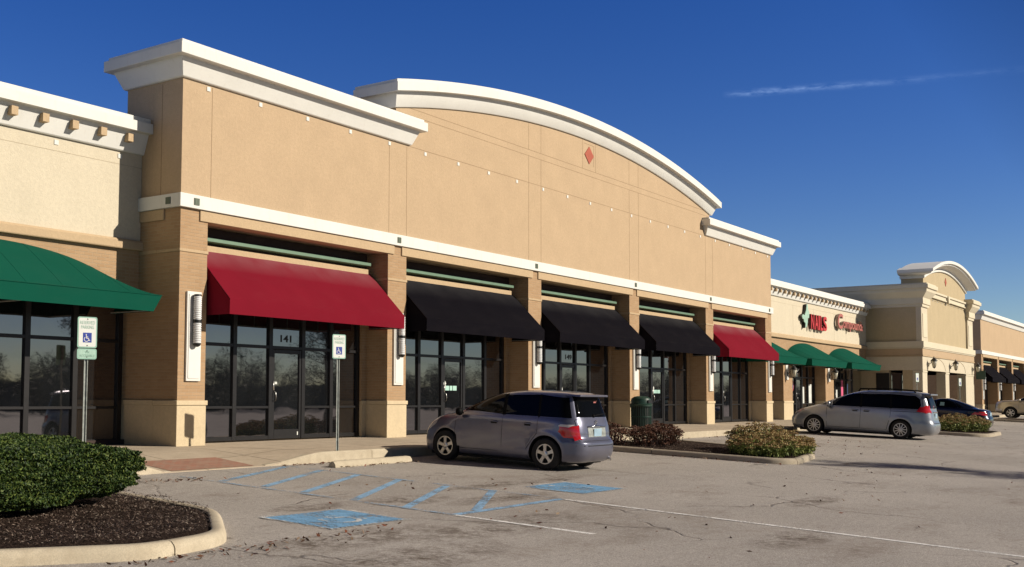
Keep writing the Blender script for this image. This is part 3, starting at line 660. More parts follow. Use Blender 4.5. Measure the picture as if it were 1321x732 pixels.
def far_building():
    d=(79.4,-.6,-.25); n=4; X1=.74+PITCH*n
    R=thing('shop_building',(d[0]+14,6,0),'far tan shop building with a row of black awnings at the right edge','building')
    m=Shift(d); m.box(0,X1,0,.9,4.83,7.7); m.box(.2,X1-.2,.91,20,-.2,6.2); m.build('wall','tan_stucco',R)
    m=Shift(d); m.box(.21,X1-.21,1,19.9,6.202,6.25); m.build('roof','roof_membrane',R)
    m=Shift(d); m.box(0,.25,.7,9,0,4.828); m.build('side_wall','brick',R)
    m=Shift(d); m.loft([[(a,b,z) for a,b in ((-.08,1.9),(-.08,-.08),(X1,-.08),(X1,.01),(.01,.01),(.01,1.9))] for z in (4.83,5.11)]); m.build('band','white_trim',R,bevel=.01)
    m=Shift(d); m.loft(cornice_path(CORN,[(0,1.75),(0,0),(X1,0)])); m.build('cornice','white_trim',R)
    for k in range(n+1): pier(R,.37+PITCH*k-.375 if k else 0,.37+PITCH*k+.375,0,.70,d)
    lb=['first black awning beyond the beige tower, above the gold pickup','second black awning beyond the beige tower','third black awning beyond the beige tower','last black awning at the right edge of the far building']
    for k in range(n):
        bay_shell(R,k,d,None); storefront(R,[x+PITCH*k for x in (1.13,2.27,3.39,4.48,5.48,6.5)],{2},.80,d=d)
        bracket_awning(.37+PITCH*k+.42,.37+PITCH*(k+1)-.50,'black_canvas',lb[k],'black awnings on the far building',d=d)
    sl=['louvred lamp on the first pier of the far building','louvred lamp on the second pier of the far building','louvred lamp on the third pier of the far building']
    for k in range(3): sconce(.37+PITCH*k,0,1.31,False,sl[k],d=d,grp='louvred wall lamps on the far building')
far_building()
# ------------------------------------------------------------ vehicles
def interp(tab,z):
    if z<=tab[0][0]: return tab[0][1:]
    for a,b in zip(tab,tab[1:]):
        if z<=b[0]:
            t=(z-a[0])/(b[0]-a[0]); return tuple(p+(q-p)*t for p,q in zip(a[1:],b[1:]))
    return tab[-1][1:]
class Car:
    def __init__(s,tab,flare=()):
        # smooth the table with Catmull-Rom on each column
        s.tab=tab; s.flare=flare
        zs=[r[0] for r in tab]; s.fine=[]
        n=len(tab)
        for i in range(n-1):
            p0,p1,p2,p3=tab[max(i-1,0)],tab[i],tab[i+1],tab[min(i+2,n-1)]
            for k in range(6):
                t=k/6; row=[p1[0]+(p2[0]-p1[0])*t]
                for c in range(1,6):
                    h=p2[0]-p1[0]
                    m1=(p2[c]-p0[c])/max(p2[0]-p0[0],1e-6)*h; m2=(p3[c]-p1[c])/max(p3[0]-p1[0],1e-6)*h
                    d=p2[c]-p1[c]
                    # monotone limit
                    if d*m1<=0: m1=0
                    if d*m2<=0: m2=0
                    lim=3*abs(d); m1=max(-lim,min(lim,m1)); m2=max(-lim,min(lim,m2))
                    row.append((2*t**3-3*t*t+1)*p1[c]+(t**3-2*t*t+t)*m1+(-2*t**3+3*t*t)*p2[c]+(t**3-t*t)*m2)
                s.fine.append(tuple(row))
        s.fine.append(tab[-1])
    def W(s,y,z):
        yf,yr,w,nf,nr=interp(s.fine,z); ym=(yf+yr)/2
        a=(yf-ym) if y>ym else (ym-yr); n=nf if y>ym else nr
        u=min(1,abs(y-ym)/max(a,1e-6)); h=w*(1-u**n)**(1/n)
        for (yc,zc,r,amt) in s.flare:
            dd=math.hypot(y-yc,z-zc); h+=amt*math.exp(-((dd-r)/.07)**2)*(1 if z>zc-.2 else .4)
        return h
    def Y(s,x,z,front):
        yf,yr,w,nf,nr=interp(s.fine,z); ym=(yf+yr)/2
        n=nf if front else nr; u=min(1,abs(x)/max(w,1e-6)); a=(1-u**n)**(1/n)
        return ym+(yf-ym)*a if front else ym-(ym-yr)*a
    def body(s,root,mat,axles,rw,clr,mid=None):
        mb=MB(); rings=[]; T=120
        for row in s.fine:
            z,yf,yr,w,nf,nr=row; ym=(yf+yr)/2; rg=[]
            for k in range(T):
                a=2*PI*k/T; ca,sa=math.cos(a),math.sin(a); n=nf if sa>=0 else nr; A=(yf-ym) if sa>=0 else (ym-yr)
                x=math.copysign(abs(ca)**(2/n),ca)*w; y=math.copysign(abs(sa)**(2/n),sa)*A
                fl=0
                for (yc,zc,r,amt) in s.flare:
                    dd=math.hypot(ym+y-yc,z-zc); fl+=amt*math.exp(-((dd-r)/.07)**2)*(1 if z>zc-.2 else .4)
                rg.append((x+math.copysign(fl,x)*(abs(x)/w)**2,ym+y,z))
            rings.append(rg)
        mb.loft(rings)
        o=mb.build('body',[mat,'arch_dark'])
        # wheel arches cut with cylinders
        cut=MB()
        for ya in axles:
            for sg in (-1,1):
                cut.lathe([(clr,0),(clr,.40)],(sg*rw['x']-(.30 if sg>0 else .10),ya,rw['z']),40,'x')
        c=cut.build('cut','arch_dark')
        md=o.modifiers.new('b','BOOLEAN'); md.object=c; md.operation='DIFFERENCE'; md.solver='EXACT'
        bpy.context.view_layer.update(); dg=bpy.context.evaluated_depsgraph_get()
        me=bpy.data.meshes.new_from_object(o.evaluated_get(dg)); o.modifiers.clear(); o.data=me
        bpy.data.objects.remove(c); o.parent=root
        me.materials.clear(); me.materials.append(MATS[mat]); me.materials.append(MATS['arch_dark'])
        for p in me.polygons:
            cc=p.center; p.material_index=0
            for ya in axles:
                dd=math.hypot(cc.y-ya,cc.z-rw['z'])
                if dd<clr+.01 and abs(cc.x)<rw['x']+.2 and dd<clr-.004 : p.material_index=1
                if abs(dd-clr)<.012 and abs(p.normal.x)<.35: p.material_index=1
            if cc.z<s.fine[0][0]+.004: p.material_index=1
            p.use_smooth=True
        me.set_sharp_from_angle(angle=math.radians(32))
        return o
    def side(s,pts,sg,off=.005,sub=10):
        """panel following the body side: pts polygon (y,z); returns grid mesh clipped to polygon by scanning"""
        mb=MB(); zs=[p[1] for p in pts]; z0,z1=min(zs),max(zs); rows=[]
        NZ=max(4,int((z1-z0)/.03))
        for i in range(NZ+1):
            z=z0+(z1-z0)*i/NZ; z_=min(max(z,z0+1e-4),z1-1e-4); xs=[]
            for a,b in zip(pts,pts[1:]+pts[:1]):
                if (a[1]-z_)*(b[1]-z_)<0: xs.append(a[0]+(b[0]-a[0])*(z_-a[1])/(b[1]-a[1]))
            ya,yb=min(xs),max(xs)
            rows.append([(sg*(s.W(ya+(yb-ya)*j/sub,z)+off),ya+(yb-ya)*j/sub,z) for j in range(sub+1)])
        mb.loft(rows,closed=False,cap=False); return mb
    def end(s,pts,front,off=.005,sub=12):
        mb=MB(); zs=[p[1] for p in pts]; z0,z1=min(zs),max(zs); rows=[]; NZ=max(3,int((z1-z0)/.03))
        for i in range(NZ+1):
            z=z0+(z1-z0)*i/NZ; z_=min(max(z,z0+1e-4),z1-1e-4); xs=[]
            for a,b in zip(pts,pts[1:]+pts[:1]):
                if (a[1]-z_)*(b[1]-z_)<0: xs.append(a[0]+(b[0]-a[0])*(z_-a[1])/(b[1]-a[1]))
            xa,xb=min(xs),max(xs)
            rows.append([(xa+(xb-xa)*j/sub,s.Y(xa+(xb-xa)*j/sub,z,front)+(off if front else -off),z) for j in range(sub+1)])
        mb.loft(rows,closed=False,cap=False); return mb
    def sideline(s,pts,sg,r=.004,off=.0):
        mb=MB(); P=[]
        for a,b in zip(pts,pts[1:]):
            k=max(2,int(math.hypot(b[0]-a[0],b[1]-a[1])/.06))
            for i in range(k): t=i/k; y=a[0]+(b[0]-a[0])*t; z=a[1]+(b[1]-a[1])*t; P.append((sg*(s.W(y,z)+off),y,z))
        y,z=pts[-1]; P.append((sg*(s.W(y,z)+off),y,z)); mb.tube(P,r,5); return mb
def localbuild(mb,name,mat,parent,**k):
    me_o=mb.build(name,mat,None,**k); me_o.parent=parent; return me_o
def wheel(root,x,y,z,R,rimR,spokes,sg,label=None,style='split'):
    mb=MB(); w=.20
    mb.lathe([(rimR,-w/2),(rimR+.02,-w/2-.004),(R-.03,-w/2),(R-.008,-w/2+.02),(R,-w/2+.05),(R,w/2-.05),(R-.008,w/2-.02),(R-.03,w/2),(rimR+.02,w/2+.004),(rimR,w/2),(rimR-.01,w/2-.03),(rimR-.01,-w/2+.03),(rimR,-w/2)],(0,0,0),36,'x',cap=False)
    t=MB(); xo=x-sg*w/2
    t.add([(v[0]+xo,v[1]+y,v[2]+z) for v in mb.v],mb.f)
    ty=localbuild(t,'wheel','tyre',root,auto=50)
    r=MB()
    face=x-.012*sg
    def lx(h): return face-sg*h
    r.lathe([(rimR,0),(rimR,.03*sg*-1),(rimR-.018,.03*sg*-1),(rimR-.025,-.012*sg),(rimR-.022,0),(rimR,0)],(face,y,z),32,'x',cap=False)
    n=spokes
    for k in range(n):
        a=2*PI*k/n+.25
        ca,sa=math.cos(a),math.sin(a); px,pz=-sa,ca
        hw0,hw1=(.036,.022) if style!='multi' else (.016,.011)
        r0,r1=.04,rimR-.012
        q=[(r0,-hw0),(r0,hw0),(r1,hw1),(r1,-hw1)]
        if style=='split': q=[(r0,-hw0),(r0,hw0),(r1*.6,hw0*.75),(r1,.045),(r1,-.045),(r1*.6,-hw0*.75)]
        vs=[]; 
        for h in (.012,.045):
            for (rr,off) in q: vs.append((lx(h-.01*(1-rr/r1)),y+ca*rr+px*off,z+sa*rr+pz*off))
        m_=len(q); r.add(vs,[tuple(range(m_)),tuple(range(2*m_-1,m_-1,-1))]+[(i,m_+i,m_+(i+1)%m_,(i+1)%m_) for i in range(m_)])
    r.lathe([(.062,-.03*sg),(.062,.004*sg),(.05,.010*sg),(.01,.012*sg)],(face,y,z),20,'x')
    localbuild(r,'rim','alloy',ty,auto=35)
    b=MB(); b.lathe([(rimR-.02,-.08*sg),(rimR-.02,-.075*sg)],(face,y,z),28,'x'); b.lathe([(rimR-.06,-.07*sg),(rimR-.06,-.06*sg)],(face,y,z),28,'x'); localbuild(b,'brake_disc','arch_dark',ty)
    return ty
def carroot(x,y,head,label,cat='car',name='parked_car'):
    z=zl(x,y); r=thing(name,(x,y,z),label,cat,None); r.rotation_euler=(SLOPE,0,-head); return r
def put(mb,name,mat,root,**k): return localbuild(mb,name,mat,root,**k)

def hatchback():
    tab=[(.17,1.80,-1.80,.74,6,7),(.20,1.87,-1.86,.80,5,6.5),(.30,1.93,-1.94,.825,4.4,6.5),(.42,1.955,-1.975,.832,4.2,6),(.55,1.95,-1.97,.838,4,6),(.60,1.92,-1.93,.84,4,6),(.66,1.88,-1.885,.842,4,6),(.76,1.80,-1.87,.842,4,6),
         (.86,1.66,-1.85,.838,4,6),(.93,1.50,-1.83,.828,4,6),(.985,1.24,-1.81,.806,4.4,6),(1.02,1.06,-1.795,.782,5,6.5),(1.12,.84,-1.76,.75,5.4,7),(1.25,.56,-1.715,.71,5.4,7),(1.36,.30,-1.675,.675,5.2,7),(1.44,.04,-1.63,.64,5,7),
         (1.487,-.20,-1.58,.595,4.4,6),(1.513,-.42,-1.48,.52,3.6,5),(1.528,-.62,-1.28,.38,2.8,4),(1.533,-.80,-1.05,.14,2.2,2.4)]
    ax=(1.18,-1.19); R=.31; rw={'x':.845,'z':R}
    C=Car(tab,flare=[(ax[0],R,.40,.022),(ax[1],R,.40,.022)])
    # position: rear left wheel contact and heading from the survey of the photograph
    root=carroot(3.82+.81,-6.23+1.19,-.005,'dark violet grey five door hatchback parked facing the shops')
    b=C.body(root,'paint_violet_grey',ax,rw,.365)
    for sg in (-1,1):
        fd=C.side([(.86,1.04),(.68,1.15),(.42,1.29),(.14,1.395),(-.14,1.44),(-.16,1.03)],sg,.006)
        g=put(fd,'front_window','car_glass',root,smooth=True)
        rd=C.side([(-.24,1.03),(-.22,1.445),(-.94,1.45),(-.98,1.03)],sg,.006); put(rd,'rear_window','car_glass',root,smooth=True)
        qd=C.side([(-1.03,1.03),(-.99,1.45),(-1.56,1.43),(-1.68,1.03)],sg,.006); put(qd,'quarter_window','car_glass',root,smooth=True)
        bp=MB()
        for pl in ([(-.16,1.02),(-.14,1.45),(-.22,1.455),(-.24,1.02)],[(-.98,1.02),(-.94,1.455),(-.99,1.455),(-1.03,1.02)]): put(C.side(pl,sg,.004),'door_pillar','car_black',root,smooth=True)
        for nm,pl in (('door',[(.95,.97),(.93,.30),(-.18,.30),(-.20,1.0),(-.18,1.45)]),('door',[(-.19,.30),(-.70,.30),(-.86,.52),(-1.0,.70),(-1.0,1.0),(-.97,1.45)])):
            # door panel: a thin skin just proud of the body with its gap line
            pan=C.side([(.90,.33),(.90,.97),(-.16,.97),(-.16,.33)] if pl[0][0]>.5 else [(-.22,.33),(-.22,.97),(-.97,.97),(-.97,.74),(-.66,.33)],sg,.0025)
            d_=put(pan,'door','paint_violet_grey',root,smooth=True)
            gap=C.sideline(pl,sg,.0045,-.001); put(gap,'door_gap','arch_dark',d_)
            yh=0. if pl[0][0]>.5 else -.78
            h=MB(); x=sg*(C.W(yh,.875)+.018); h.tube([(x-sg*.02,yh+.09,.875),(x,yh+.06,.88),(x,yh-.06,.88),(x-sg*.02,yh-.09,.875)],.013,6); hd=put(h,'handle','paint_violet_grey',d_,smooth=True)
            hb=C.side([(yh-.07,.835),(yh-.07,.9),(yh+.07,.9),(yh+.07,.835)],sg,.004); put(hb,'handle_recess','arch_dark',d_)
        sk=C.side([(.80,.20),(.78,.27),(-.80,.27),(-.80,.20)],sg,.012); put(sk,'side_skirt','paint_violet_grey',root,smooth=True)
        mr=MB(); x=sg*.80; mr.lathe([(.02,-.06),(.075,-.04),(.085,0),(.075,.05),(.03,.07)],(sg*.90,.80,1.03),12,'y'); mm=put(mr,'mirror','car_black',root,smooth=True); ms=MB(); ms.box(min(sg*.80,sg*.86),max(sg*.80,sg*.86),.76,.84,.985,1.02); put(ms,'mirror_arm','car_black',mm)
        hl=C.side([(1.86,.60),(1.80,.74),(1.46,.86),(1.50,.74),(1.70,.62)],sg,.008,14); put(hl,'headlight','lens_clear',root,smooth=True)
        tl=C.side([(-1.50,.80),(-1.60,.895),(-1.80,.90),(-1.85,.62),(-1.78,.60),(-1.70,.74)],sg,.012,14)
        t_=put(tl,'taillight','taillight_red',root,smooth=True)
        te=C.end([(sg*.60,.62),(sg*.645,.88),(sg*.80,.90),(sg*.82,.64)],False,.012); put(te,'taillight_lens','taillight_red',t_,smooth=True)
        tc=C.side([(-1.44,.865),(-1.50,.905),(-1.76,.905),(-1.66,.85)],sg,.017); put(tc,'indicator_lens','lens_clear',t_,smooth=True)
    rg=C.end([(-.73,1.05),(-.64,1.45),(.64,1.45),(.73,1.05)],False,.008); put(rg,'rear_windshield','car_glass',root,smooth=True)
    fg=C.end([(-.71,1.03),(-.60,1.42),(.60,1.42),(.71,1.03)],True,.008); put(fg,'windshield','car_glass',root,smooth=True)
    wp=MB(); y=C.Y(.3,1.1,False)-.03; wp.tube([(-.02,y,1.07),(.12,y-.005,1.09),(.46,y+.005,1.115)],.012,6); wp.tube([(-.02,y+.02,1.07),(-.02,y-.01,1.07)],.03,8); put(wp,'rear_wiper','car_black',root,smooth=True)
    sp=MB(); sp.prism([(-.60,1.455),(-.58,1.492),(.58,1.492),(.60,1.455)],-1.80,-1.50); sp2=MB(); sp2.add([(v[0]*(1 if v[1]>-1.7 else .97),v[1]+(.05*abs(v[0])**3 if v[1]<-1.7 else 0),v[2]-(0.012 if v[1]<-1.7 else 0)) for v in sp.v],sp.f); put(sp2,'spoiler','paint_violet_grey',root,bevel=.012)
    # tailgate details
    tg=MB(); 
    for pl in ([(-.66,.60),(-.66,.98),(-.62,1.02)],[(.66,.60),(.66,.98),(.62,1.02)],[(-.66,.60),(.66,.60)]):
        P=[]
        for a,b in zip(pl,pl[1:]):
            for i in range(13): t=i/12; x=a[0]+(b[0]-a[0])*t; z=a[1]+(b[1]-a[1])*t; P.append((x,C.Y(x,z,False)-.001,z))
        tg.tube(P,.005,5)
    put(tg,'tailgate_gap','arch_dark',root)
    pr=C.end([(-.36,.67),(-.36,.845),(.36,.845),(.36,.67)],False,.004); put(pr,'plate_recess','galvanised',root)
    y=C.Y(0,.75,False); pl=MB(); pl.box(-.155,.155,y-.02,y-.012,.68,.83); p_=put(pl,'licence_plate','plate_blue',root,bevel=.003,bseg=1)
    gr=MB(); gr.tube([(-.36,C.Y(.36,.865,False)-.012,.868),(0,C.Y(0,.865,False)-.02,.875),(.36,C.Y(.36,.865,False)-.012,.868)],.016,8); put(gr,'tailgate_handle','chrome',root,smooth=True)
    em=MB(); y=C.Y(0,.94,False)-.012
    em.tube([(.05*math.cos(a),y,.94+.045*math.sin(a)) for a in [2*PI*i/16 for i in range(17)]],.007,5); em.box(-.03,.03,y-.004,y+.004,.93,.95); put(em,'badge','chrome',root)
    bl=C.end([(-.72,.50),(-.72,.515),(.72,.515),(.72,.50)],False,.003); put(bl,'bumper_line','arch_dark',root)
    st=MB(); y=C.Y(.2,1.34,False)-.012; st.prism([(.12,1.31),(.16,1.36),(.20,1.33),(.25,1.37),(.22,1.30)],y-.003,y); put(st,'window_sticker','sign_pink',root)
    ex=MB(); ex.lathe([(.035,0),(.035,.12),(.028,.12),(.028,0)],(.50,-1.93,.22),14,'y'); put(ex,'exhaust','chrome',root)
    un=MB(); un.box(-.72,.72,-1.60,1.60,.12,.24); put(un,'underbody','arch_dark',root)
    rk=MB(); rk.tube([(0,-1.1,1.53),(.0,-1.18,1.60)],.008,5); put(rk,'antenna','car_black',root)
    for ya in ax:
        for sg in (-1,1): wheel(root,sg*.845,ya,R,R,.20,5,sg)
    return root
hatchback()

def minivan():
    tab=[(.17,2.34,-2.38,.84,5,6),(.21,2.44,-2.48,.93,4.5,6),(.32,2.52,-2.56,.965,4.2,6),(.46,2.545,-2.575,.975,4,6),(.58,2.53,-2.56,.98,4,6),(.70,2.46,-2.51,.98,4,6),(.80,2.36,-2.49,.978,4,6),(.90,2.20,-2.47,.972,4,6),(1.0,1.92,-2.45,.96,4.2,6),(1.06,1.70,-2.43,.945,4.6,6),
         (1.10,1.56,-2.42,.925,5,6.5),(1.22,1.24,-2.39,.89,5.4,7),(1.38,.86,-2.34,.85,5.4,7),(1.52,.52,-2.28,.81,5.4,7),(1.62,.20,-2.22,.765,5,7),(1.675,-.02,-2.16,.715,4.4,6),(1.705,-.3,-2.05,.62,3.6,5),(1.722,-.6,-1.85,.44,2.8,4),(1.728,-.9,-1.5,.15,2.2,2.4)]
    ax=(1.56,-1.47); R=.34; rw={'x':.98,'z':R}
    C=Car(tab,flare=[(ax[0],R,.43,.02),(ax[1],R,.43,.02)])
    h=-.044
    root=carroot(27.34+.93-.05,-7.05+1.47,h,'silver grey minivan with a roof rack parked before the nail shop','minivan')
    C.body(root,'paint_silver',ax,rw,.395)
    for sg in (-1,1):
        for nm,pl in (('quarter_window',[(1.42,1.11),(1.25,1.17),(1.0,1.28),(.96,1.11)]),('front_window',[(.92,1.10),(.92,1.31),(.66,1.42),(.30,1.55),(-.06,1.59),(-.06,1.10)]),('rear_window',[(-.13,1.10),(-.13,1.58),(-1.08,1.60),(-1.10,1.10)]),('rear_quarter_window',[(-1.16,1.10),(-1.14,1.60),(-1.92,1.575),(-2.08,1.46),(-2.13,1.24),(-2.05,1.10)])):
            put(C.side(pl,sg,.006),nm,'car_glass',root,smooth=True)
        put(C.side([(-.05,1.09),(-.05,1.585),(-.14,1.59),(-.14,1.09)],sg,.005),'door_pillar','car_black',root,smooth=True)
        put(C.side([(-1.07,1.09),(-1.06,1.6),(-1.17,1.6),(-1.17,1.09)],sg,.005),'door_pillar','car_black',root,smooth=True)
        for pl,pa,yh in (([(1.12,1.05),(1.10,.32),(-.08,.32),(-.10,1.09)],[(1.08,.35),(1.08,1.03),(-.06,1.03),(-.06,.35)],.10),([(-.11,.32),(-1.0,.32),(-1.12,.80),(-1.13,1.09)],[(-.13,.35),(-.13,1.03),(-1.10,1.03),(-1.09,.80),(-.98,.35)],-.30)):
            d_=put(C.side(pa,sg,.0025),'door','paint_silver',root,smooth=True)
            put(C.sideline(pl,sg,.006,-.001),'door_gap','arch_dark',d_)
            hm=MB(); x=sg*(C.W(yh,.97)+.02); hm.tube([(x-sg*.02,yh+.11,.965),(x,yh+.07,.97),(x,yh-.07,.97),(x-sg*.02,yh-.11,.965)],.018,6); put(hm,'handle','paint_silver',d_,smooth=True)
            put(C.side([(yh-.09,.92),(yh-.09,.99),(yh+.09,.99),(yh+.09,.92)],sg,.004),'handle_recess','arch_dark',d_)
        put(C.side([(-1.15,.985),(-1.15,1.0),(-2.15,1.0),(-2.15,.985)],sg,.003),'slide_rail','arch_dark',root)
        mr=MB(); mr.lathe([(.03,-.07),(.10,-.05),(.115,0),(.10,.05),(.04,.09)],(sg*1.05,1.02,1.14),12,'y'); mm=put(mr,'mirror','paint_silver',root,smooth=True); ms=MB(); ms.box(min(sg*.92,sg*.98),max(sg*.92,sg*.98),.99,1.07,1.08,1.13); put(ms,'mirror_arm','car_black',mm)
        put(C.side([(2.44,.70),(2.36,.84),(1.98,.99),(1.94,.93),(2.2,.78)],sg,.008,14),'headlight','lens_clear',root,smooth=True)
        tl=C.side([(-1.98,1.02),(-2.06,1.10),(-2.28,1.24),(-2.40,1.24),(-2.44,.97),(-2.3,.96)],sg,.014,12); t_=put(tl,'taillight','taillight_red',root,smooth=True)
        put(C.end([(sg*.60,.97),(sg*.62,1.09),(sg*.86,1.20),(sg*.92,.98)],False,.013),'taillight_lens','taillight_red',t_,smooth=True)
        rr=MB(); rr.tube([(sg*.68,.05,1.66),(sg*.68,-.02,1.75),(sg*.69,-.9,1.785),(sg*.67,-1.85,1.75),(sg*.66,-1.92,1.67)],.028,6); put(rr,'roof_rail','car_black',root,smooth=True)
        put(C.side([(1.14,.20),(1.12,.29),(-1.05,.29),(-1.05,.20)],sg,.012),'side_skirt','paint_silver',root,smooth=True)
    for y in (-.5,-1.35): m=MB(); m.box(-.69,.69,y-.03,y+.03,1.75,1.775); put(m,'roof_bar','car_black',root,bevel=.008)
    put(C.end([(-.84,1.14),(-.74,1.57),(.74,1.57),(.84,1.14)],False,.008),'rear_windshield','car_glass',root,smooth=True)
    put(C.end([(-.82,1.10),(-.70,1.58),(.70,1.58),(.82,1.10)],True,.008),'windshield','car_glass',root,smooth=True)
    sp=MB(); sp.prism([(-.70,1.60),(-.66,1.66),(.66,1.66),(.70,1.60)],-2.42,-2.10); put(sp,'spoiler','paint_silver',root,bevel=.015)
    m=MB(); y=C.Y(.3,1.2,False)-.03; m.tube([(0,y,1.16),(.5,y+.01,1.20)],.012,6); put(m,'rear_wiper','car_black',root)
    m=MB(); y=C.Y(0,.88,False); m.box(-.155,.155,y-.02,y-.01,.80,.95); put(m,'licence_plate','plate_blue',root)
    m=MB(); y=C.Y(0,1.0,False); m.box(-.4,.4,y-.02,y,.985,1.02); put(m,'tailgate_trim','chrome',root)
    put(C.end([(-.85,.60),(-.85,.62),(.85,.62),(.85,.60)],False,.003),'bumper_line','arch_dark',root)
    put(C.end([(-.5,.50),(-.55,.72),(.55,.72),(.5,.50)],True,.006),'grille','car_black',root)
    m=MB(); m.box(-.85,.85,-2.1,2.1,.13,.25); put(m,'underbody','arch_dark',root)
    for ya in ax:
        for sg in (-1,1): wheel(root,sg*.975,ya,R,R,.235,11,sg,style='multi')
    return root
minivan()

def sedan():
    tab=[(.16,2.10,-2.15,.78,5,6),(.20,2.20,-2.25,.85,4.5,5),(.32,2.28,-2.34,.885,3.6,5),(.46,2.30,-2.36,.895,3.2,4.5),(.58,2.28,-2.35,.90,3.1,4.5),(.68,2.18,-2.31,.90,3.0,4.2),(.78,1.98,-2.28,.895,3.0,4),(.88,1.50,-2.25,.885,3.0,4),(.95,1.12,-2.20,.87,3.0,4),(1.0,.98,-2.05,.845,3,3.6),(1.04,.88,-1.80,.82,3.2,3.6),
         (1.14,.62,-1.50,.765,3.2,3.4),(1.26,.32,-1.18,.70,3.2,3.4),(1.36,.02,-.90,.64,3,3.2),(1.41,-.15,-.72,.57,2.8,3),(1.435,-.25,-.6,.45,2.6,2.8),(1.445,-.32,-.5,.2,2.2,2.4)]
    ax=(1.38,-1.34); R=.32; rw={'x':.90,'z':R}
    C=Car(tab,flare=[(ax[0],R,.40,.015),(ax[1],R,.40,.015)])
    root=carroot(40.45,-5.5,.0,'dark navy sedan parked behind the low shrubs of the far island','sedan')
    C.body(root,'paint_navy',ax,rw,.37)
    for sg in (-1,1):
        put(C.side([(.84,1.05),(.60,1.14),(.28,1.26),(.06,1.32),(-.12,1.34),(-.12,1.05)],sg,.006),'front_window','car_glass',root,smooth=True)
        put(C.side([(-.18,1.05),(-.18,1.34),(-.62,1.34),(-.85,1.30),(-1.05,1.05)],sg,.006),'rear_window','car_glass',root,smooth=True)
        put(C.side([(-1.10,1.05),(-.92,1.28),(-1.10,1.19),(-1.30,1.05)],sg,.006),'quarter_window','car_glass',root,smooth=True)
        for pl,pa in (([(1.0,.98),(.98,.30),(-.14,.30),(-.15,1.04)],[(.96,.33),(.96,.95),(-.12,.95),(-.12,.33)]),([(-.16,.30),(-.88,.30),(-1.06,.70),(-1.06,1.04)],[(-.19,.33),(-.19,.95),(-1.03,.95),(-1.03,.7),(-.86,.33)])):
            d_=put(C.side(pa,sg,.0025),'door','paint_navy',root,smooth=True); put(C.sideline(pl,sg,.005,-.001),'door_gap','arch_dark',d_)
        m=MB(); m.lathe([(.02,-.06),(.08,-.04),(.09,0),(.03,.08)],(sg*.95,.82,1.03),10,'y'); put(m,'mirror','paint_navy',root,smooth=True)
        t_=put(C.side([(-1.88,.80),(-1.95,.90),(-2.18,.92),(-2.24,.74),(-2.1,.74)],sg,.012),'taillight','taillight_red',root,smooth=True); put(C.end([(sg*.50,.76),(sg*.52,.88),(sg*.80,.91),(sg*.84,.76)],False,.01),'taillight_lens','taillight_red',t_,smooth=True)
        put(C.side([(2.2,.60),(2.08,.74),(1.75,.82),(1.85,.68)],sg,.008),'headlight','lens_clear',root,smooth=True)
    put(C.end([(-.66,1.06),(-.50,1.36),(.50,1.36),(.66,1.06)],False,.008),'rear_windshield','car_glass',root,smooth=True)
    put(C.end([(-.72,1.04),(-.56,1.37),(.56,1.37),(.72,1.04)],True,.008),'windshield','car_glass',root,smooth=True)
    m=MB(); y=C.Y(0,.8,False); m.box(-.155,.155,y-.02,y-.01,.72,.87); put(m,'licence_plate','plate_blue',root)
    m=MB(); y=-1.05; m.box(-.913,-.905,-.75,-.45,1.0,1.3)
    m=MB(); m.box(-.75,.75,-1.9,1.9,.12,.24); put(m,'underbody','arch_dark',root)
    st=C.side([(-.32,1.10),(-.32,1.26),(-.50,1.26),(-.50,1.10)],-1,.010); put(st,'window_sticker','poster_teal',root)
    for ya in ax:
        for sg in (-1,1): wheel(root,sg*.90,ya,R,R,.21,6,sg)
sedan()
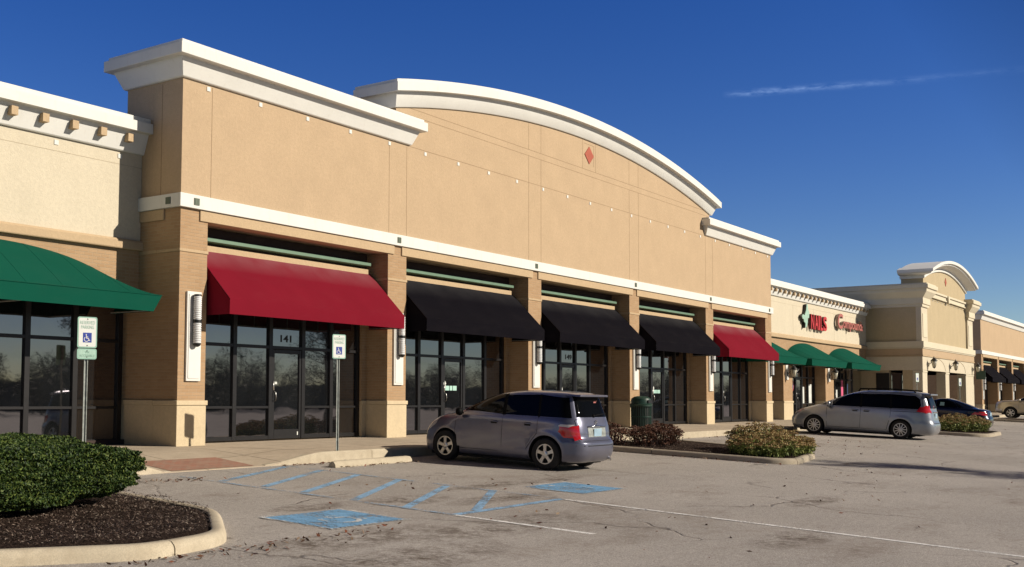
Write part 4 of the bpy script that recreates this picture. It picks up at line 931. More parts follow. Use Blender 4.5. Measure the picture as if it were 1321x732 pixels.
def pickup():
    tab=[(.34,2.45,-2.55,.88,5,6),(.40,2.60,-2.68,.93,4.6,6),(.55,2.68,-2.72,.95,4.4,6),(.80,2.68,-2.72,.955,4.4,6),(1.0,2.64,-2.70,.955,4.2,6),(1.10,2.56,-2.70,.95,4.2,6),(1.18,2.30,-2.68,.94,4.2,6),(1.24,1.75,-2.66,.925,4.4,6),(1.28,1.40,-2.64,.90,5,6),
         (1.40,1.10,-2.60,.85,5,6.5),(1.56,.74,-2.54,.80,5,6.5),(1.72,.38,-2.46,.75,4.6,6),(1.80,.12,-2.38,.69,4,5.5),(1.84,-.2,-2.2,.58,3,5),(1.855,-.6,-1.9,.3,2.2,3)]
    ax=(1.62,-1.45); R=.39; rw={'x':.955,'z':R}
    C=Car(tab,flare=[(ax[0],R,.47,.035),(ax[1],R,.47,.035)])
    root=carroot(70.5+.95,-3.9-1.62,0,'pale gold sport utility vehicle at the right edge beyond the dark sedan','suv')
    C.body(root,'paint_gold',ax,rw,.44)
    for sg in (-1,1):
        for pl in ([(1.2,1.30),(.94,1.42),(.5,1.62),(.22,1.70),(-.10,1.74),(-.10,1.30)],[(-.18,1.30),(-.18,1.74),(-1.12,1.74),(-1.14,1.30)],[(-1.22,1.30),(-1.2,1.74),(-2.1,1.72),(-2.2,1.30)]):
            put(C.side(pl,sg,.006),'side_window','car_glass',root,smooth=True)
        for pl,pa in (([(1.12,1.16),(1.10,.44),(-.14,.44),(-.14,1.2)],[(1.08,.47),(1.08,1.13),(-.12,1.13),(-.12,.47)]),([(-.15,.44),(-1.0,.44),(-1.16,.85),(-1.17,1.2)],[(-.18,.47),(-.18,1.13),(-1.13,1.13),(-1.13,.85),(-.97,.47)])):
            d_=put(C.side(pa,sg,.0025),'door','paint_gold',root,smooth=True); put(C.sideline(pl,sg,.006,-.001),'door_gap','arch_dark',d_)
        m=MB(); m.lathe([(.03,-.08),(.12,-.05),(.13,0),(.04,.1)],(sg*1.04,1.08,1.26),10,'y'); put(m,'mirror','paint_gold',root,smooth=True)
        put(C.side([(2.62,.95),(2.54,1.10),(2.2,1.15),(2.24,1.0)],sg,.01),'headlight','lens_clear',root,smooth=True)
        put(C.side([(2.62,.46),(2.62,.66),(2.15,.62),(2.2,.46)],sg,.02),'bumper_corner','lens_clear',root,smooth=True)
        put(C.side([(-2.45,.95),(-2.45,1.3),(-2.6,1.3),(-2.68,.95)],sg,.01),'taillight','taillight_red',root,smooth=True)
    put(C.end([(-.80,1.30),(-.68,1.74),(.68,1.74),(.80,1.30)],True,.008),'windshield','car_glass',root,smooth=True)
    put(C.end([(-.5,.62),(-.5,.95),(.5,.95),(.5,.62)],True,.01),'grille','car_black',root)
    m=MB(); m.box(-.8,.8,-2.2,2.2,.25,.40); put(m,'underbody','arch_dark',root)
    for ya in ax:
        for sg in (-1,1): wheel(root,sg*.955,ya,R,R,.25,6,sg)
pickup()
# ------------------------------------------------------------ ground
def sheet(name,xs_,ys_,zf,mat,kind='structure',smooth=True):
    vs=[(x,y,zf(x,y)) for y in ys_ for x in xs_]; nx=len(xs_); fs=[(j*nx+i,j*nx+i+1,(j+1)*nx+i+1,(j+1)*nx+i) for j in range(len(ys_)-1) for i in range(nx-1)]
    m=MB(); m.add(vs,fs); o=m.build(name,mat,smooth=smooth); o['kind']=kind; return o
fx=[-900,-300,-100,-60]+[-40+2*i for i in range(71)]+[130,200,400,1400]
fy=[-1400,-400,-150,-80,-50]+[-40+1*i for i in range(44)]
sheet('ground',fx,fy,lambda x,y:zl(x,y)+(.02*noise.noise((x*.13,y*.13,0)) if -40<x<100 and -40<y<-10 else 0),'asphalt')
def below(name,x0,x1,y0,y1,z,mat):
    m=MB(); m.box(x0,x1,y0,y1,z-.3,z); o=m.build(name,mat); o['kind']='structure'; return o
m=MB(); m.box(-900,1400,2.9,1400,-.55,-.4); o=m.build('terrain','asphalt'); o['kind']='structure'

CY=-2.95 # kerb face of the walk
def walkz(x,y):
    z=-.018*max(0,-y)
    # ramp
    def st(a,b,v): t=min(1,max(0,(v-a)/(b-a))); return t
    rx=min(st(-3.45,-2.75,x),1-st(-.35,.95,x)); ry=st(-.9,CY,y) if False else min(1,max(0,(-.95-y)/(-.95-CY)))
    target=zl(x,CY)+.012
    zr=0-.018*.95+(target+.018*.95)*ry
    if ry>0: z=z*(1-rx)+zr*rx
    return z
xs_=[-30,-20,-12,-8,-5,-4]+[-3.6+.1*i for i in range(48)]+[1.5,3,6,10,14,20,30,45,60,80,112]
ys_=[CY+.0,CY+.04,CY+.1,-2.7,-2.4,-2.1,-1.8,-1.5,-1.2,-.95,-.6,0,.5,1.2,2.1]
vs=[];nx=len(xs_)
m=MB()
vs=[(x,CY-.0,zl(x,CY)-.25) for x in xs_]+[(x,CY-.0,walkz(x,CY)-.035*(1 if walkz(x,CY)>zl(x,CY)+.05 else 0)) for x in xs_]
vs+=[(x,y,walkz(x,y)) for y in ys_[1:] for x in xs_]
rows=len(vs)//nx
m.add(vs,[(j*nx+i,j*nx+i+1,(j+1)*nx+i+1,(j+1)*nx+i) for j in range(rows-1) for i in range(nx-1)])
o=m.build('sidewalk','sidewalk_concrete',auto=25); o['kind']='structure'
# separate kerb stones strip (lighter) along the walk edge, left and right of the ramp
def kerb_run(x0,x1,step=3.0):
    m=MB(); x=x0
    while x<x1-.01:
        xe=min(x+step,x1); n=8; rings=[]
        for i in range(n+1):
            t=x+.006+(xe-x-.012)*i/n; zt=max(walkz(t,CY),zl(t,CY)+.02)+.006; zb=zl(t,CY)-.1
            rings.append([(t,CY-.01,zb),(t,CY-.008,zt-.035),(t,CY+.03,zt),(t,CY+.19,zt+.001),(t,CY+.19,zb)])
        m.loft(rings); x=xe
    o=m.build('kerb','kerb_concrete',auto=30); o['kind']='structure'
kerb_run(-3.95,-2.62,1.33); kerb_run(-.45,30); kerb_run(30,110)
m=MB(); 
vs=[];X=[-2.58+.1*i for i in range(20)]; Y=[-2.88+.1*j for j in range(11)]
m.add([(x,y,walkz(x,y)+.006) for y in Y for x in X],[(j*20+i,j*20+i+1,(j+1)*20+i+1,(j+1)*20+i) for j in range(10) for i in range(19)])
o=m.build('ramp_paving','red_paver',smooth=True); o['kind']='structure'

# ------------------------------------------------------------ painted markings
def quad_strip(m,a,b,w,h=.006):
    a=Vector(a); b=Vector(b); d=(b-a); L_=d.length; d.normalize(); n=Vector((-d.y,d.x))*w/2; k=max(1,int(L_/.25)); vs=[]
    for i in range(k+1):
        p=a+d*L_*i/k
        for q in (p-n,p+n): vs.append((q.x,q.y,zl(q.x,q.y)+h))
    m.add(vs,[(2*i,2*i+1,2*i+3,2*i+2) for i in range(k)])
m=MB()
for a,b in [((-2.85,-4.38),(-.13,-3.18)),((-2.82,-5.27),(-.1,-3.98)),((-2.86,-6.12),(-.12,-4.85)),((-3.0,-7.18),(-.1,-5.75)),((-3.0,-8.11),(-.28,-6.83)),((-2.45,-8.87),(-.16,-7.65)),((-3.05,-8.95),(-.24,-8.92))]: quad_strip(m,a,b,.13)
o=m.build('aisle_stripes','blue_line_paint'); o['kind']='structure'
m=MB(); quad_strip(m,(-2.92,-3.2),(-3.08,-8.95),.10,.010); quad_strip(m,(-.08,-3.1),(-.24,-8.92),.10,.010); o=m.build('aisle_border_lines','blue_faded_paint'); o['kind']='structure'
m=MB(); quad_strip(m,(-3.08,-8.96),(-3.16,-13.9),.10); quad_strip(m,(-.25,-8.94),(-.66,-15.8),.10); quad_strip(m,(-.67,-15.82),(-.9,-22),.10)
o=m.build('stall_lines','white_line_paint'); o['kind']='structure'
m=MB()
for x in (6.45,): quad_strip(m,(x-.1,-3.4),(x+.25,-8.9),.10)
for x in (17.2,20.1,23.0,25.9,31.2,47,50,53,56): quad_strip(m,(x,-3.3),(x-.05,-8.6),.10)
o=m.build('stall_lines','faded_line'); o['kind']='structure'
def box_mark(cx,cy,ang):
    w,h=.66,.56; c,s_=math.cos(ang),math.sin(ang)
    def P(u,v,hh=.012): x=cx+u*c-v*s_; y=cy+u*s_+v*c; return (x,y,zl(x,y)+hh)
    m=MB(); m.add([P(-w,-h,.008),P(w,-h,.008),P(w,h,.008),P(-w,h,.008)],[(0,1,2,3)]); o=m.build('blue_parking_box','blue_box_paint'); o['kind']='structure'
    m=MB(); e=.06
    for a in ([(-w-e,-h-e),(w+e,-h-e),(w+e,-h),(-w-e,-h)],[(-w-e,h),(w+e,h),(w+e,h+e),(-w-e,h+e)],[(-w-e,-h),(-w,-h),(-w,h),(-w-e,h)],[(w,-h),(w+e,-h),(w+e,h),(w,h)]): m.add([P(*q) for q in a],[(0,1,2,3)])
    # wheelchair symbol
    def stroke(p,q,t=.035):
        p,q=Vector(p),Vector(q); d=(q-p).normalized(); n=Vector((-d.y,d.x))*t; m.add([P(*(p-n),.013),P(*(q-n),.013),P(*(q+n),.013),P(*(p+n),.013)],[(0,1,2,3)])
    ring=[(-.05+.24*math.cos(a),-.12+.24*math.sin(a)) for a in [PI*.75+i*PI*1.35/14 for i in range(15)]]
    for p,q in zip(ring,ring[1:]): stroke(p,q)
    stroke((-.08,.28),(-.04,.0)); stroke((-.04,.02),(.18,.0)); stroke((.18,.0),(.28,-.26)); stroke((-.06,.16),(.14,.14))
    m.add([P(-.09+.06*math.cos(a),.37+.06*math.sin(a),.013) for a in [2*PI*i/12 for i in range(12)]],[tuple(range(12))])
    o=m.build('wheelchair_marking','white_box_paint'); o['kind']='structure'
box_mark(-4.58,-8.24,-.03); box_mark(1.36,-8.24,-.03)

# ------------------------------------------------------------ kerbed islands
def island(poly,loc_label,h=.135,w=.16,kmat='kerb_concrete',stone=3.1,mz=.0,gaps=True):
    """poly: closed outline (outer foot of kerb), counter clockwise"""
    pts=[Vector(p) for p in poly]; n=len(pts)
    # resample by length
    Ls=[0]
    for i in range(n): Ls.append(Ls[-1]+(pts[(i+1)%n]-pts[i]).length)
    def at(s):
        s%=Ls[-1]
        for i in range(n):
            if s<=Ls[i+1]: t=(s-Ls[i])/(Ls[i+1]-Ls[i]); return pts[i].lerp(pts[(i+1)%n],t)
        return pts[0]
    T=Ls[-1]; K=int(T/.12); m=MB(); inner=[]
    def frame(s):
        p=at(s); d=(at(s+.1)-at(s-.1)); d.normalize(); nrm=Vector((-d.y,d.x)); return p,nrm
    ns=max(3,int(T/stone)); 
    for a in range(ns):
        s0=T*a/ns+.009; s1=T*(a+1)/ns-.009; k=max(4,int((s1-s0)/.12)); rings=[]; dz=random.uniform(-.004,.004)
        for i in range(k+1):
            p,nr=frame(s0+(s1-s0)*i/k); rg=[]
            for o_,z in ((0,-.12),(.004,h*.5),(.02,h-.035),(.05,h-.006),(.075,h),(w-.02,h),(w,h-.012),(w,-.12)):
                q=p+nr*o_; rg.append((q.x,q.y,zl(q.x,q.y)+z+dz))
            rings.append(rg)
        m.loft(rings)
    o=m.build('kerb',kmat,auto=40); o['kind']='structure'
    m=MB()
    for i in range(K):
        p,nr=frame(T*i/K); q=p+nr*(w-.01); inner.append(q)
    cen=sum(inner,Vector((0,0)))/len(inner); rings=[]
    def mzf(x,y,t): return zl(x,y)+h-.035+mz*(1-t*t)+.03*noise.noise((x*3,y*3,1))*(1-t**6)+.02*noise.noise((x*11,y*11,4))*(1-t**6)
    NR=46
    for r_ in range(NR):
        t=1-r_/NR; rings.append([(cen.x+(q.x-cen.x)*t,cen.y+(q.y-cen.y)*t,mzf(cen.x+(q.x-cen.x)*t,cen.y+(q.y-cen.y)*t,t)) for q in inner])
    m.loft(rings,True,False); mo=m.build('mulch_bed','mulch',smooth=True); mo['kind']='structure'
    return inner,cen,mzf
def rounded(pts,rad,seg=10):
    out=[]; n=len(pts)
    for i,p in enumerate(pts):
        p=Vector(p); a=Vector(pts[i-1]); b=Vector(pts[(i+1)%n]); r=rad[i] if isinstance(rad,(list,tuple)) else rad
        d1=(a-p).normalized(); d2=(b-p).normalized(); ang=d1.angle(d2); t=r/math.tan(ang/2)
        s=p+d1*t; e=p+d2*t; c=p+(d1+d2).normalized()*(r/math.sin(ang/2))
        a0=math.atan2(s.y-c.y,s.x-c.x); a1=math.atan2(e.y-c.y,e.x-c.x); da=(a1-a0+PI)%(2*PI)-PI
        out+=[(c.x+r*math.cos(a0+da*k/seg),c.y+r*math.sin(a0+da*k/seg)) for k in range(seg+1)]
    return out
I1=island(rounded([(-5.35,-3.05),(-14.5,-3.05),(-14.5,-5.9),(-8.05,-9.02),(-6.92,-8.85),(-5.72,-7.45)],[.5,.5,1.0,.9,1.0,1.2]),'',mz=.10)
I2=island(rounded([(15.2,-3.45),(10.05,-3.45),(10.35,-8.95),(13.9,-8.35)],[.6,.6,.7,1.0]),'',kmat='kerb_grey')
I3=island(rounded([(37.9,-3.5),(33.7,-3.5),(33.9,-8.85),(38.9,-8.65)],[.6,.6,.9,1.2]),'',kmat='kerb_grey')
I4=island(rounded([(66,-3.9),(61,-3.9),(61,-9),(66,-9)],[.8]*4),'',kmat='kerb_grey')

# ------------------------------------------------------------ small objects
def label_stop():
    L_=2.45; r=thing('wheel_stop',(1.68,-3.68,zl(1.68,-3.68)),'pale concrete wheel stop at the foot of the wheelchair parking sign post','wheel stop'); r.rotation_euler=(SLOPE,0,.045)
    m=MB(); rings=[]
    for i in range(25):
        x=-L_/2+L_*i/24; e=0 if 0<i<24 else .012
        rings.append([(x,-.095+e,0),(x,-.088+e,.05),(x,-.055+e,.105-e),(x,-.025,.118-e),(x,.025,.118-e),(x,.055-e,.105-e),(x,.088-e,.05),(x,.095-e,0)])
    m.loft(rings); put(m,'block','kerb_concrete',r,auto=40)
    m=MB()
    for x in (-.85,.85): m.lathe([(.02,.10),(.02,.123),(.012,.126)],(x,0,0),10)
    put(m,'anchor_pin','steel',r)
label_stop()
def wheelchair(m,cx,z0,s,y):
    """symbol in XZ plane, height s, centred on cx, bottom z0"""
    def st(p,q,t): 
        p,q=Vector(p),Vector(q); d=(q-p).normalized(); n=Vector((-d.y,d.x))*t
        m.add([(cx+v.x*s,y,z0+v.y*s) for v in (p-n,q-n,q+n,p+n)],[(0,1,2,3)])
    m.add([(cx+(-.08+.07*math.cos(a))*s,y,z0+(.90+.07*math.sin(a))*s) for a in [2*PI*i/12 for i in range(12)]],[tuple(range(12))])
    st((-.07,.82),(-.04,.42),.045); st((-.06,.62),(.17,.60),.035); st((-.05,.44),(.2,.44),.045); st((.2,.46),(.32,.12),.045); st((.30,.12),(.42,.17),.035)
    pts=[(-.04+.28*math.cos(a),.32+.28*math.sin(a)) for a in [PI*.68+i*PI*1.25/16 for i in range(17)]]
    for p,q in zip(pts,pts[1:]): st(p,q,.035)
def parking_sign(x,y,ztop,label,lower=True,rot=0,w=.305,h=.478,simple=False,z_ground=None,group='wheelchair parking signs'):
    zg=zl(x,y) if z_ground is None else z_ground
    r=thing('parking_sign',(x,y,zg),label,'parking sign',group)
    m=MB(); # U-channel post
    zt=ztop-.03
    m.prism([(x-.030,y+.026),(x-.030,y+.034),(x-.016,y+.034),(x-.012,y+.058),(x+.012,y+.058),(x+.016,y+.034),(x+.030,y+.034),(x+.030,y+.026),(x+.020,y+.026),(x+.016,y+.048),(x-.016,y+.048),(x-.020,y+.026)],zg-.1,zt,'z'); m.build('post','galvanised',r)
    def plate(z0,z1,name):
        m=MB(); rr=.03; pts=[]
        for (cx_,cz_,a0) in ((x+w/2-rr,z1-rr,0),(x-w/2+rr,z1-rr,PI/2),(x-w/2+rr,z0+rr,PI),(x+w/2-rr,z0+rr,1.5*PI)):
            pts+=[(cx_+rr*math.cos(a0+PI/2*i/5),cz_+rr*math.sin(a0+PI/2*i/5)) for i in range(6)]
        m.prism(pts,y-.0015,y+.0015); p=m.build(name,'sign_green_border',r)
        m=MB(); c=((x),(z0+z1)/2); k=[((px_-c[0])*(1-.018/w*2)+c[0],(pz-c[1])*(1-.018/(z1-z0)*2)+c[1]) for px_,pz in pts]
        m.prism(k,y-.0035,y-.0015); m.build('sign_face','sign_white' if name=='sign_plate' else 'sign_teal',p)
        m=MB()
        for zz in (z1-.035,z0+.035): m.lathe([(.009,-.008),(.009,-.003)],(x,y,zz),8,'y')
        m.build('bolt','ink_black',p); return p
    p=plate(ztop-h,ztop,'sign_plate')
    if not simple:
        t=text_mb('RESERVED',.06,(x-.115,y-.005,ztop-.115),width=.23,height=.052,depth=.001); t.build('sign_text','sign_green_ink',p)
        t=text_mb('PARKING',.06,(x-.10,y-.005,ztop-.185),width=.20,height=.052,depth=.001); t.build('sign_text','sign_green_ink',p)
    m=MB(); m.box(x-.068,x+.068,y-.0055,y-.0036,ztop-.395,ztop-.245); m.build('symbol_panel','sign_blue',p)
    m=MB(); wheelchair(m,x-.008,ztop-.385,.125,y-.0065); m.build('wheelchair_symbol','white_plastic',p)
    if lower:
        p=plate(ztop-h-.175,ztop-h-.012,'lower_plate')
        t=text_mb('VAN',.05,(x-.035,y-.005,ztop-h-.085),width=.07,height=.036,depth=.001); t.build('sign_text','sign_green_ink',p)
        t=text_mb('ACCESSIBLE',.05,(x-.12,y-.005,ztop-h-.14),width=.24,height=.038,depth=.001); t.build('sign_text','sign_green_ink',p)
    if rot: pass
    return r
def spin(r,a):
    """turn a thing with its parts about its base"""
    r.rotation_euler=(0,0,a)
s1=parking_sign(-4.29,-2.88,2.219,'taller wheelchair parking sign with a second small plate, behind the clipped hedge',True); spin(s1,-.30)
s2=parking_sign(1.62,-2.86,2.235,'wheelchair parking sign on a post behind the wheel stop, in front of door 141',False); spin(s2,-.30)
s3=parking_sign(49.3,-2.75,2.45,'small parking sign at the front left corner of the beige tower, above the minivan',False,simple=True,group='small parking signs by the beige tower'); spin(s3,-.3)
s4=parking_sign(60.3,-2.75,2.35,'small parking sign in front of the tower arcade, above the dark sedan',False,simple=True,group='small parking signs by the beige tower'); spin(s4,-.3)

def bin_():
    x,y=18.85,-1.05; z=walkz(x,y); r=thing('litter_bin',(x,y,z),'dark green slatted litter bin with domed lid in front of a brick pier','litter bin')
    m=MB(); m.lathe([(.29,.05),(.29,.80)],(x,y,z),28); m.build('liner','black_metal',r,auto=40)
    m=MB()
    for k in range(30):
        a=2*PI*k/30; c,s_=math.cos(a),math.sin(a)
        P=[(x+c*.315,y+s_*.315,z+.07),(x+c*.325,y+s_*.325,z+.70),(x+c*.35,y+s_*.35,z+.79)]; m.tube(P,.014,4)
    m.build('slat','bin_green',r)
    m=MB()
    for zz,rr in ((.07,.33),(.78,.36),(.42,.335)): m.lathe([(rr-.02,zz-.015),(rr,zz-.015),(rr,zz+.02),(rr-.02,zz+.02)],(x,y,z),28)
    m.lathe([(.25,0),(.28,.05)],(x,y,z),20); m.build('hoop','bin_green',r,auto=40)
    m=MB(); m.lathe([(.36,.80),(.37,.83),(.33,.86),(.33,.95),(.31,1.02),(.22,1.08),(.10,1.10),(.02,1.105)],(x,y,z),28); m.build('lid','bin_green',r,auto=35)
    m=MB(); 
    m.box(x-.14,x+.14,y-.335,y-.31,z+.87,z+.97); m.build('opening','black_metal',r)
bin_()

# ------------------------------------------------------------ vegetation
def leaves(P,size,mat_i,up=.0,asp=1.6,nrm=None,jit=1.0):
    """P (n,3) -> quads"""
    n=len(P); d=RNG.normal(size=(n,3)); 
    if nrm is not None: d=d*jit+nrm
    d/=np.linalg.norm(d,axis=1)[:,None]
    a=RNG.normal(size=(n,3)); u=np.cross(d,a); u/=np.linalg.norm(u,axis=1)[:,None]; w=np.cross(d,u)
    s=(size*RNG.uniform(.6,1.35,n))[:,None]
    v=np.empty((n,4,3)); v[:,0]=P-u*s*asp; v[:,1]=P-w*s*.55; v[:,2]=P+u*s*asp; v[:,3]=P+w*s*.55
    return v.reshape(-1,3)
def leafobj(name,groups,origin,extra=None,parent=None):
    """groups: list of (verts, matname)"""
    V=[];F=[];MI=[];mats=[];n=0
    for v,mn in groups:
        k=len(v)//4; V.append(v); f=np.arange(k*4).reshape(-1,4)+n; F+=f.tolist(); MI+=[len(mats)]*k; mats.append(mn); n+=len(v)
    V=np.concatenate(V)
    if extra:
        for mb,mn in extra:
            F+=[tuple(i+n for i in f) for f in mb.f]; MI+=[len(mats)]*len(mb.f); mats.append(mn); V=np.concatenate([V,np.array(mb.v)]); n+=len(mb.v)
    V=V-np.array(origin); me=bpy.data.meshes.new(name); me.from_pydata(V.tolist(),[],F)
    for k in mats: me.materials.append(MATS[k])
    me.polygons.foreach_set('material_index',MI)
    o=bpy.data.objects.new(name,me); COL.objects.link(o)
    if parent is not None: o.parent=parent; 
    else: o.location=origin
    return o
def blob_core(c,r,seed,amp=.15,n=20,flat=1):
    m=MB(); rings=[]
    for i in range(1,n):
        th=PI*i/n; rg=[]
        for k in range(28):
            ph=2*PI*k/28; d=Vector((math.sin(th)*math.cos(ph),math.sin(th)*math.sin(ph),math.cos(th)))
            q=1+amp*noise.noise(d*2+Vector((seed,0,0))); rg.append((c[0]+d.x*r[0]*q,c[1]+d.y*r[1]*q,max(c[2]+d.z*r[2]*q,c[2]-r[2]*flat)))
        rings.append(rg)
    m.loft(rings); return m
def hedge(c,r,label,count,seed,power=2.6):
    """clipped rounded hedge; c centre on the ground"""
    n=count; d=RNG.normal(size=(n,3)); d/=np.linalg.norm(d,axis=1)[:,None]
    d[:,2]=np.where(d[:,2]<-.55,-d[:,2],d[:,2])
    k=(np.abs(d)**power).sum(1)**(-1/power)
    nz=np.array([noise.noise(Vector(x)*2.2+Vector((seed,0,0)))*.14+noise.noise(Vector(x)*6+Vector((seed,3,0)))*.07+noise.noise(Vector(x)*15+Vector((seed,9,0)))*.05 for x in d])
    rad=(k*(1+nz)*(1-np.abs(RNG.normal(size=n))*.045))[:,None]
    P=np.array(c)+d*rad*np.array(r); P[:,2]+=r[2]*.82
    # undercut near the ground
    low=P[:,2]<c[2]+.30
    P[low,:2]=np.array(c)[:2]+(P[low,:2]-np.array(c)[:2])*(.88+.12*((P[low,2]-c[2])/.30).clip(0,1))[:,None]
    ok=P[:,2]>c[2]+.015; P=P[ok]; d=d[ok]
    v=leaves(P,.0145,0,nrm=d*.7,asp=1.3,jit=1.)
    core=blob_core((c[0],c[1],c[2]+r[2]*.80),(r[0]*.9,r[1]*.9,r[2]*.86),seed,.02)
    tw=MB()
    for i in range(60):
        a=random.uniform(0,2*PI); q=(c[0]+r[0]*.6*math.cos(a),c[1]+r[1]*.6*math.sin(a),c[2]-.05); tw.tube([q,(q[0]+random.uniform(-.2,.2),q[1]+random.uniform(-.2,.2),c[2]+.4)],.012,5)
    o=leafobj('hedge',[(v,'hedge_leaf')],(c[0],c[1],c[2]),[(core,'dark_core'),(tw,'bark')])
    return tag(o,label,'hedge')
hedge((-8.85,-6.35,zl(-8,-6.35)+.14),(2.55,.88,.46),'large clipped evergreen hedge on the mulched island at the lower left',300000,3)

def perennial(c,r,H,nst,label,cat,seed,dead=False,heads=True):
    V1=[];V2=[]; tw=MB(); rr=random.Random(seed)
    for i in range(nst):
        a=rr.uniform(0,2*PI); q=math.sqrt(rr.random()); x=c[0]+r[0]*q*math.cos(a); y=c[1]+r[1]*q*math.sin(a); z0=zl(x,y)+.10
        lean=.35*q; hgt=H*(1-.45*q*q)*rr.uniform(.72,1.12); tx=x+math.cos(a)*lean*hgt+rr.uniform(-.05,.05); ty=y+math.sin(a)*lean*hgt+rr.uniform(-.05,.05); tz=z0+hgt
        tw.tube([(x,y,z0-.03),((x+tx)/2+rr.uniform(-.02,.02),(y+ty)/2,z0+hgt*.55),(tx,ty,tz)],[.007,.006,.004],4)
        k=26 if not dead else 16
        t=RNG.uniform(.12,.95,k)[:,None]; P=np.array([x,y,z0])*(1-t)+np.array([tx,ty,tz])*t+RNG.normal(size=(k,3))*np.array([.045,.045,.02]); V1.append(leaves(P,.030 if not dead else .022,0,asp=1.3))
        if heads:
            rad=rr.uniform(.07,.12); k=60; u=RNG.normal(size=(k,3)); u/=np.linalg.norm(u,axis=1)[:,None]; u[:,2]=np.abs(u[:,2])*.5
            V2.append(leaves(np.array([tx,ty,tz])+u*rad*np.sqrt(RNG.uniform(.3,1,k))[:,None],.017,0,asp=1.0,nrm=u*.8))
    g=[(np.concatenate(V1),'dead_leaf' if dead else 'sedum_leaf')]
    if heads: g.append((np.concatenate(V2),'sedum_head' if not dead else 'dead_leaf'))
    o=leafobj('shrub',g,(c[0],c[1],zl(c[0],c[1])+.1),[(tw,'dark_twig')])
    return tag(o,label,cat)
perennial((12.3,-4.6),(1.0,.5),.54,170,'low dark brown withered shrub beside the green litter bin','shrub',1,dead=True)
perennial((12.9,-7.3),(.85,.75),.68,150,'rust and olive flowering shrub at the near island tip, left clump away from the kerb','shrub',2)
perennial((11.75,-7.75),(1.05,.75),.50,220,'rust and olive flowering shrub at the near island tip, broad clump along the kerb','shrub',3)
perennial((12.9,-8.0),(.7,.45),.46,130,'small rust coloured shrub close to the rounded kerb end of the near island','shrub',7)
perennial((36.9,-7.3),(1.5,.95),.66,230,'low rust coloured shrub on the far island in front of the dark sedan','shrub',4)
perennial((11.0,-4.0),(.4,.35),.50,50,'small dark withered shrub just right of the violet hatchback','shrub',5,dead=True)

# mulch chips and fallen leaves
def scatter(name,pts,size,mat,asp=1.5,label=None):
    P=np.array(pts); nr=np.tile(np.array([0,0,1.]),(len(P),1)); v=leaves(P,size,0,nrm=nr*1.6,asp=asp,jit=.6)
    o=leafobj(name,[(v,mat)],tuple(P[0])); o['kind']='stuff'
    if label: o['label']=label
    return o
def inpoly(x,y,poly):
    c=False; n=len(poly)
    for i in range(n):
        a=poly[i]; b=poly[i-1]
        if (a.y>y)!=(b.y>y) and x<(b.x-a.x)*(y-a.y)/(b.y-a.y)+a.x: c=not c
    return c
P=[]
for (inner,cen,mzf),k,bx in ((I1,34000,(-12,-5.4,-9.0,-5)),(I2,7000,(10,14.5,-9,-3.5)),(I3,900,(34,39,-8.8,-3.6))):
    j=0
    while j<k:
        x,y=random.uniform(bx[0],bx[1]),random.uniform(bx[2],bx[3]); j+=1
        if inpoly(x,y,inner):
            dx,dy=x-cen.x,y-cen.y
            # relative radius for the surface height
            lo=0; 
            P.append((x,y,mzf(x,y,.55)+random.uniform(.0,.02)))
scatter('wood_chips',P,.0095,'chip',1.7,'brown wood chips covering the planting islands')
P=[]
def lf(x,y,h=.012): P.append((x,y,zl(x,y)+h))
for i in range(260): lf(random.uniform(-10,60),random.uniform(-17,-3.3))
for i in range(16):
    a,b=random.uniform(-6,40),random.uniform(-13,-4)
    for k in range(9): lf(random.gauss(a,.9),random.gauss(b,.35))
for i in range(150): a=random.gauss(0,1); lf(-6.9+a*1.3,-8.95-abs(random.gauss(0,.22)))
for i in range(60): lf(random.gauss(-3.3,.35),random.gauss(-4.0,.12),.02)
for i in range(60): lf(random.uniform(-.2,1.3),random.gauss(-3.15,.06),.02)
for i in range(70): lf(random.uniform(.6,2.9),random.gauss(-3.85,.04),.02)
for i in range(120): lf(random.gauss(10.2,.14),random.uniform(-8.8,-4.5),.02)
for i in range(90): lf(random.gauss(33.6,.25),random.uniform(-8.8,-4.5),.02)
for i in range(120): lf(random.uniform(17,33),random.gauss(-3.15,.08),.02)
for i in range(90): lf(random.uniform(14,24),random.uniform(-9,-5))
scatter('fallen_leaves',P,.027,'litter_leaf',1.3,'fallen brown and red leaves scattered on the asphalt')

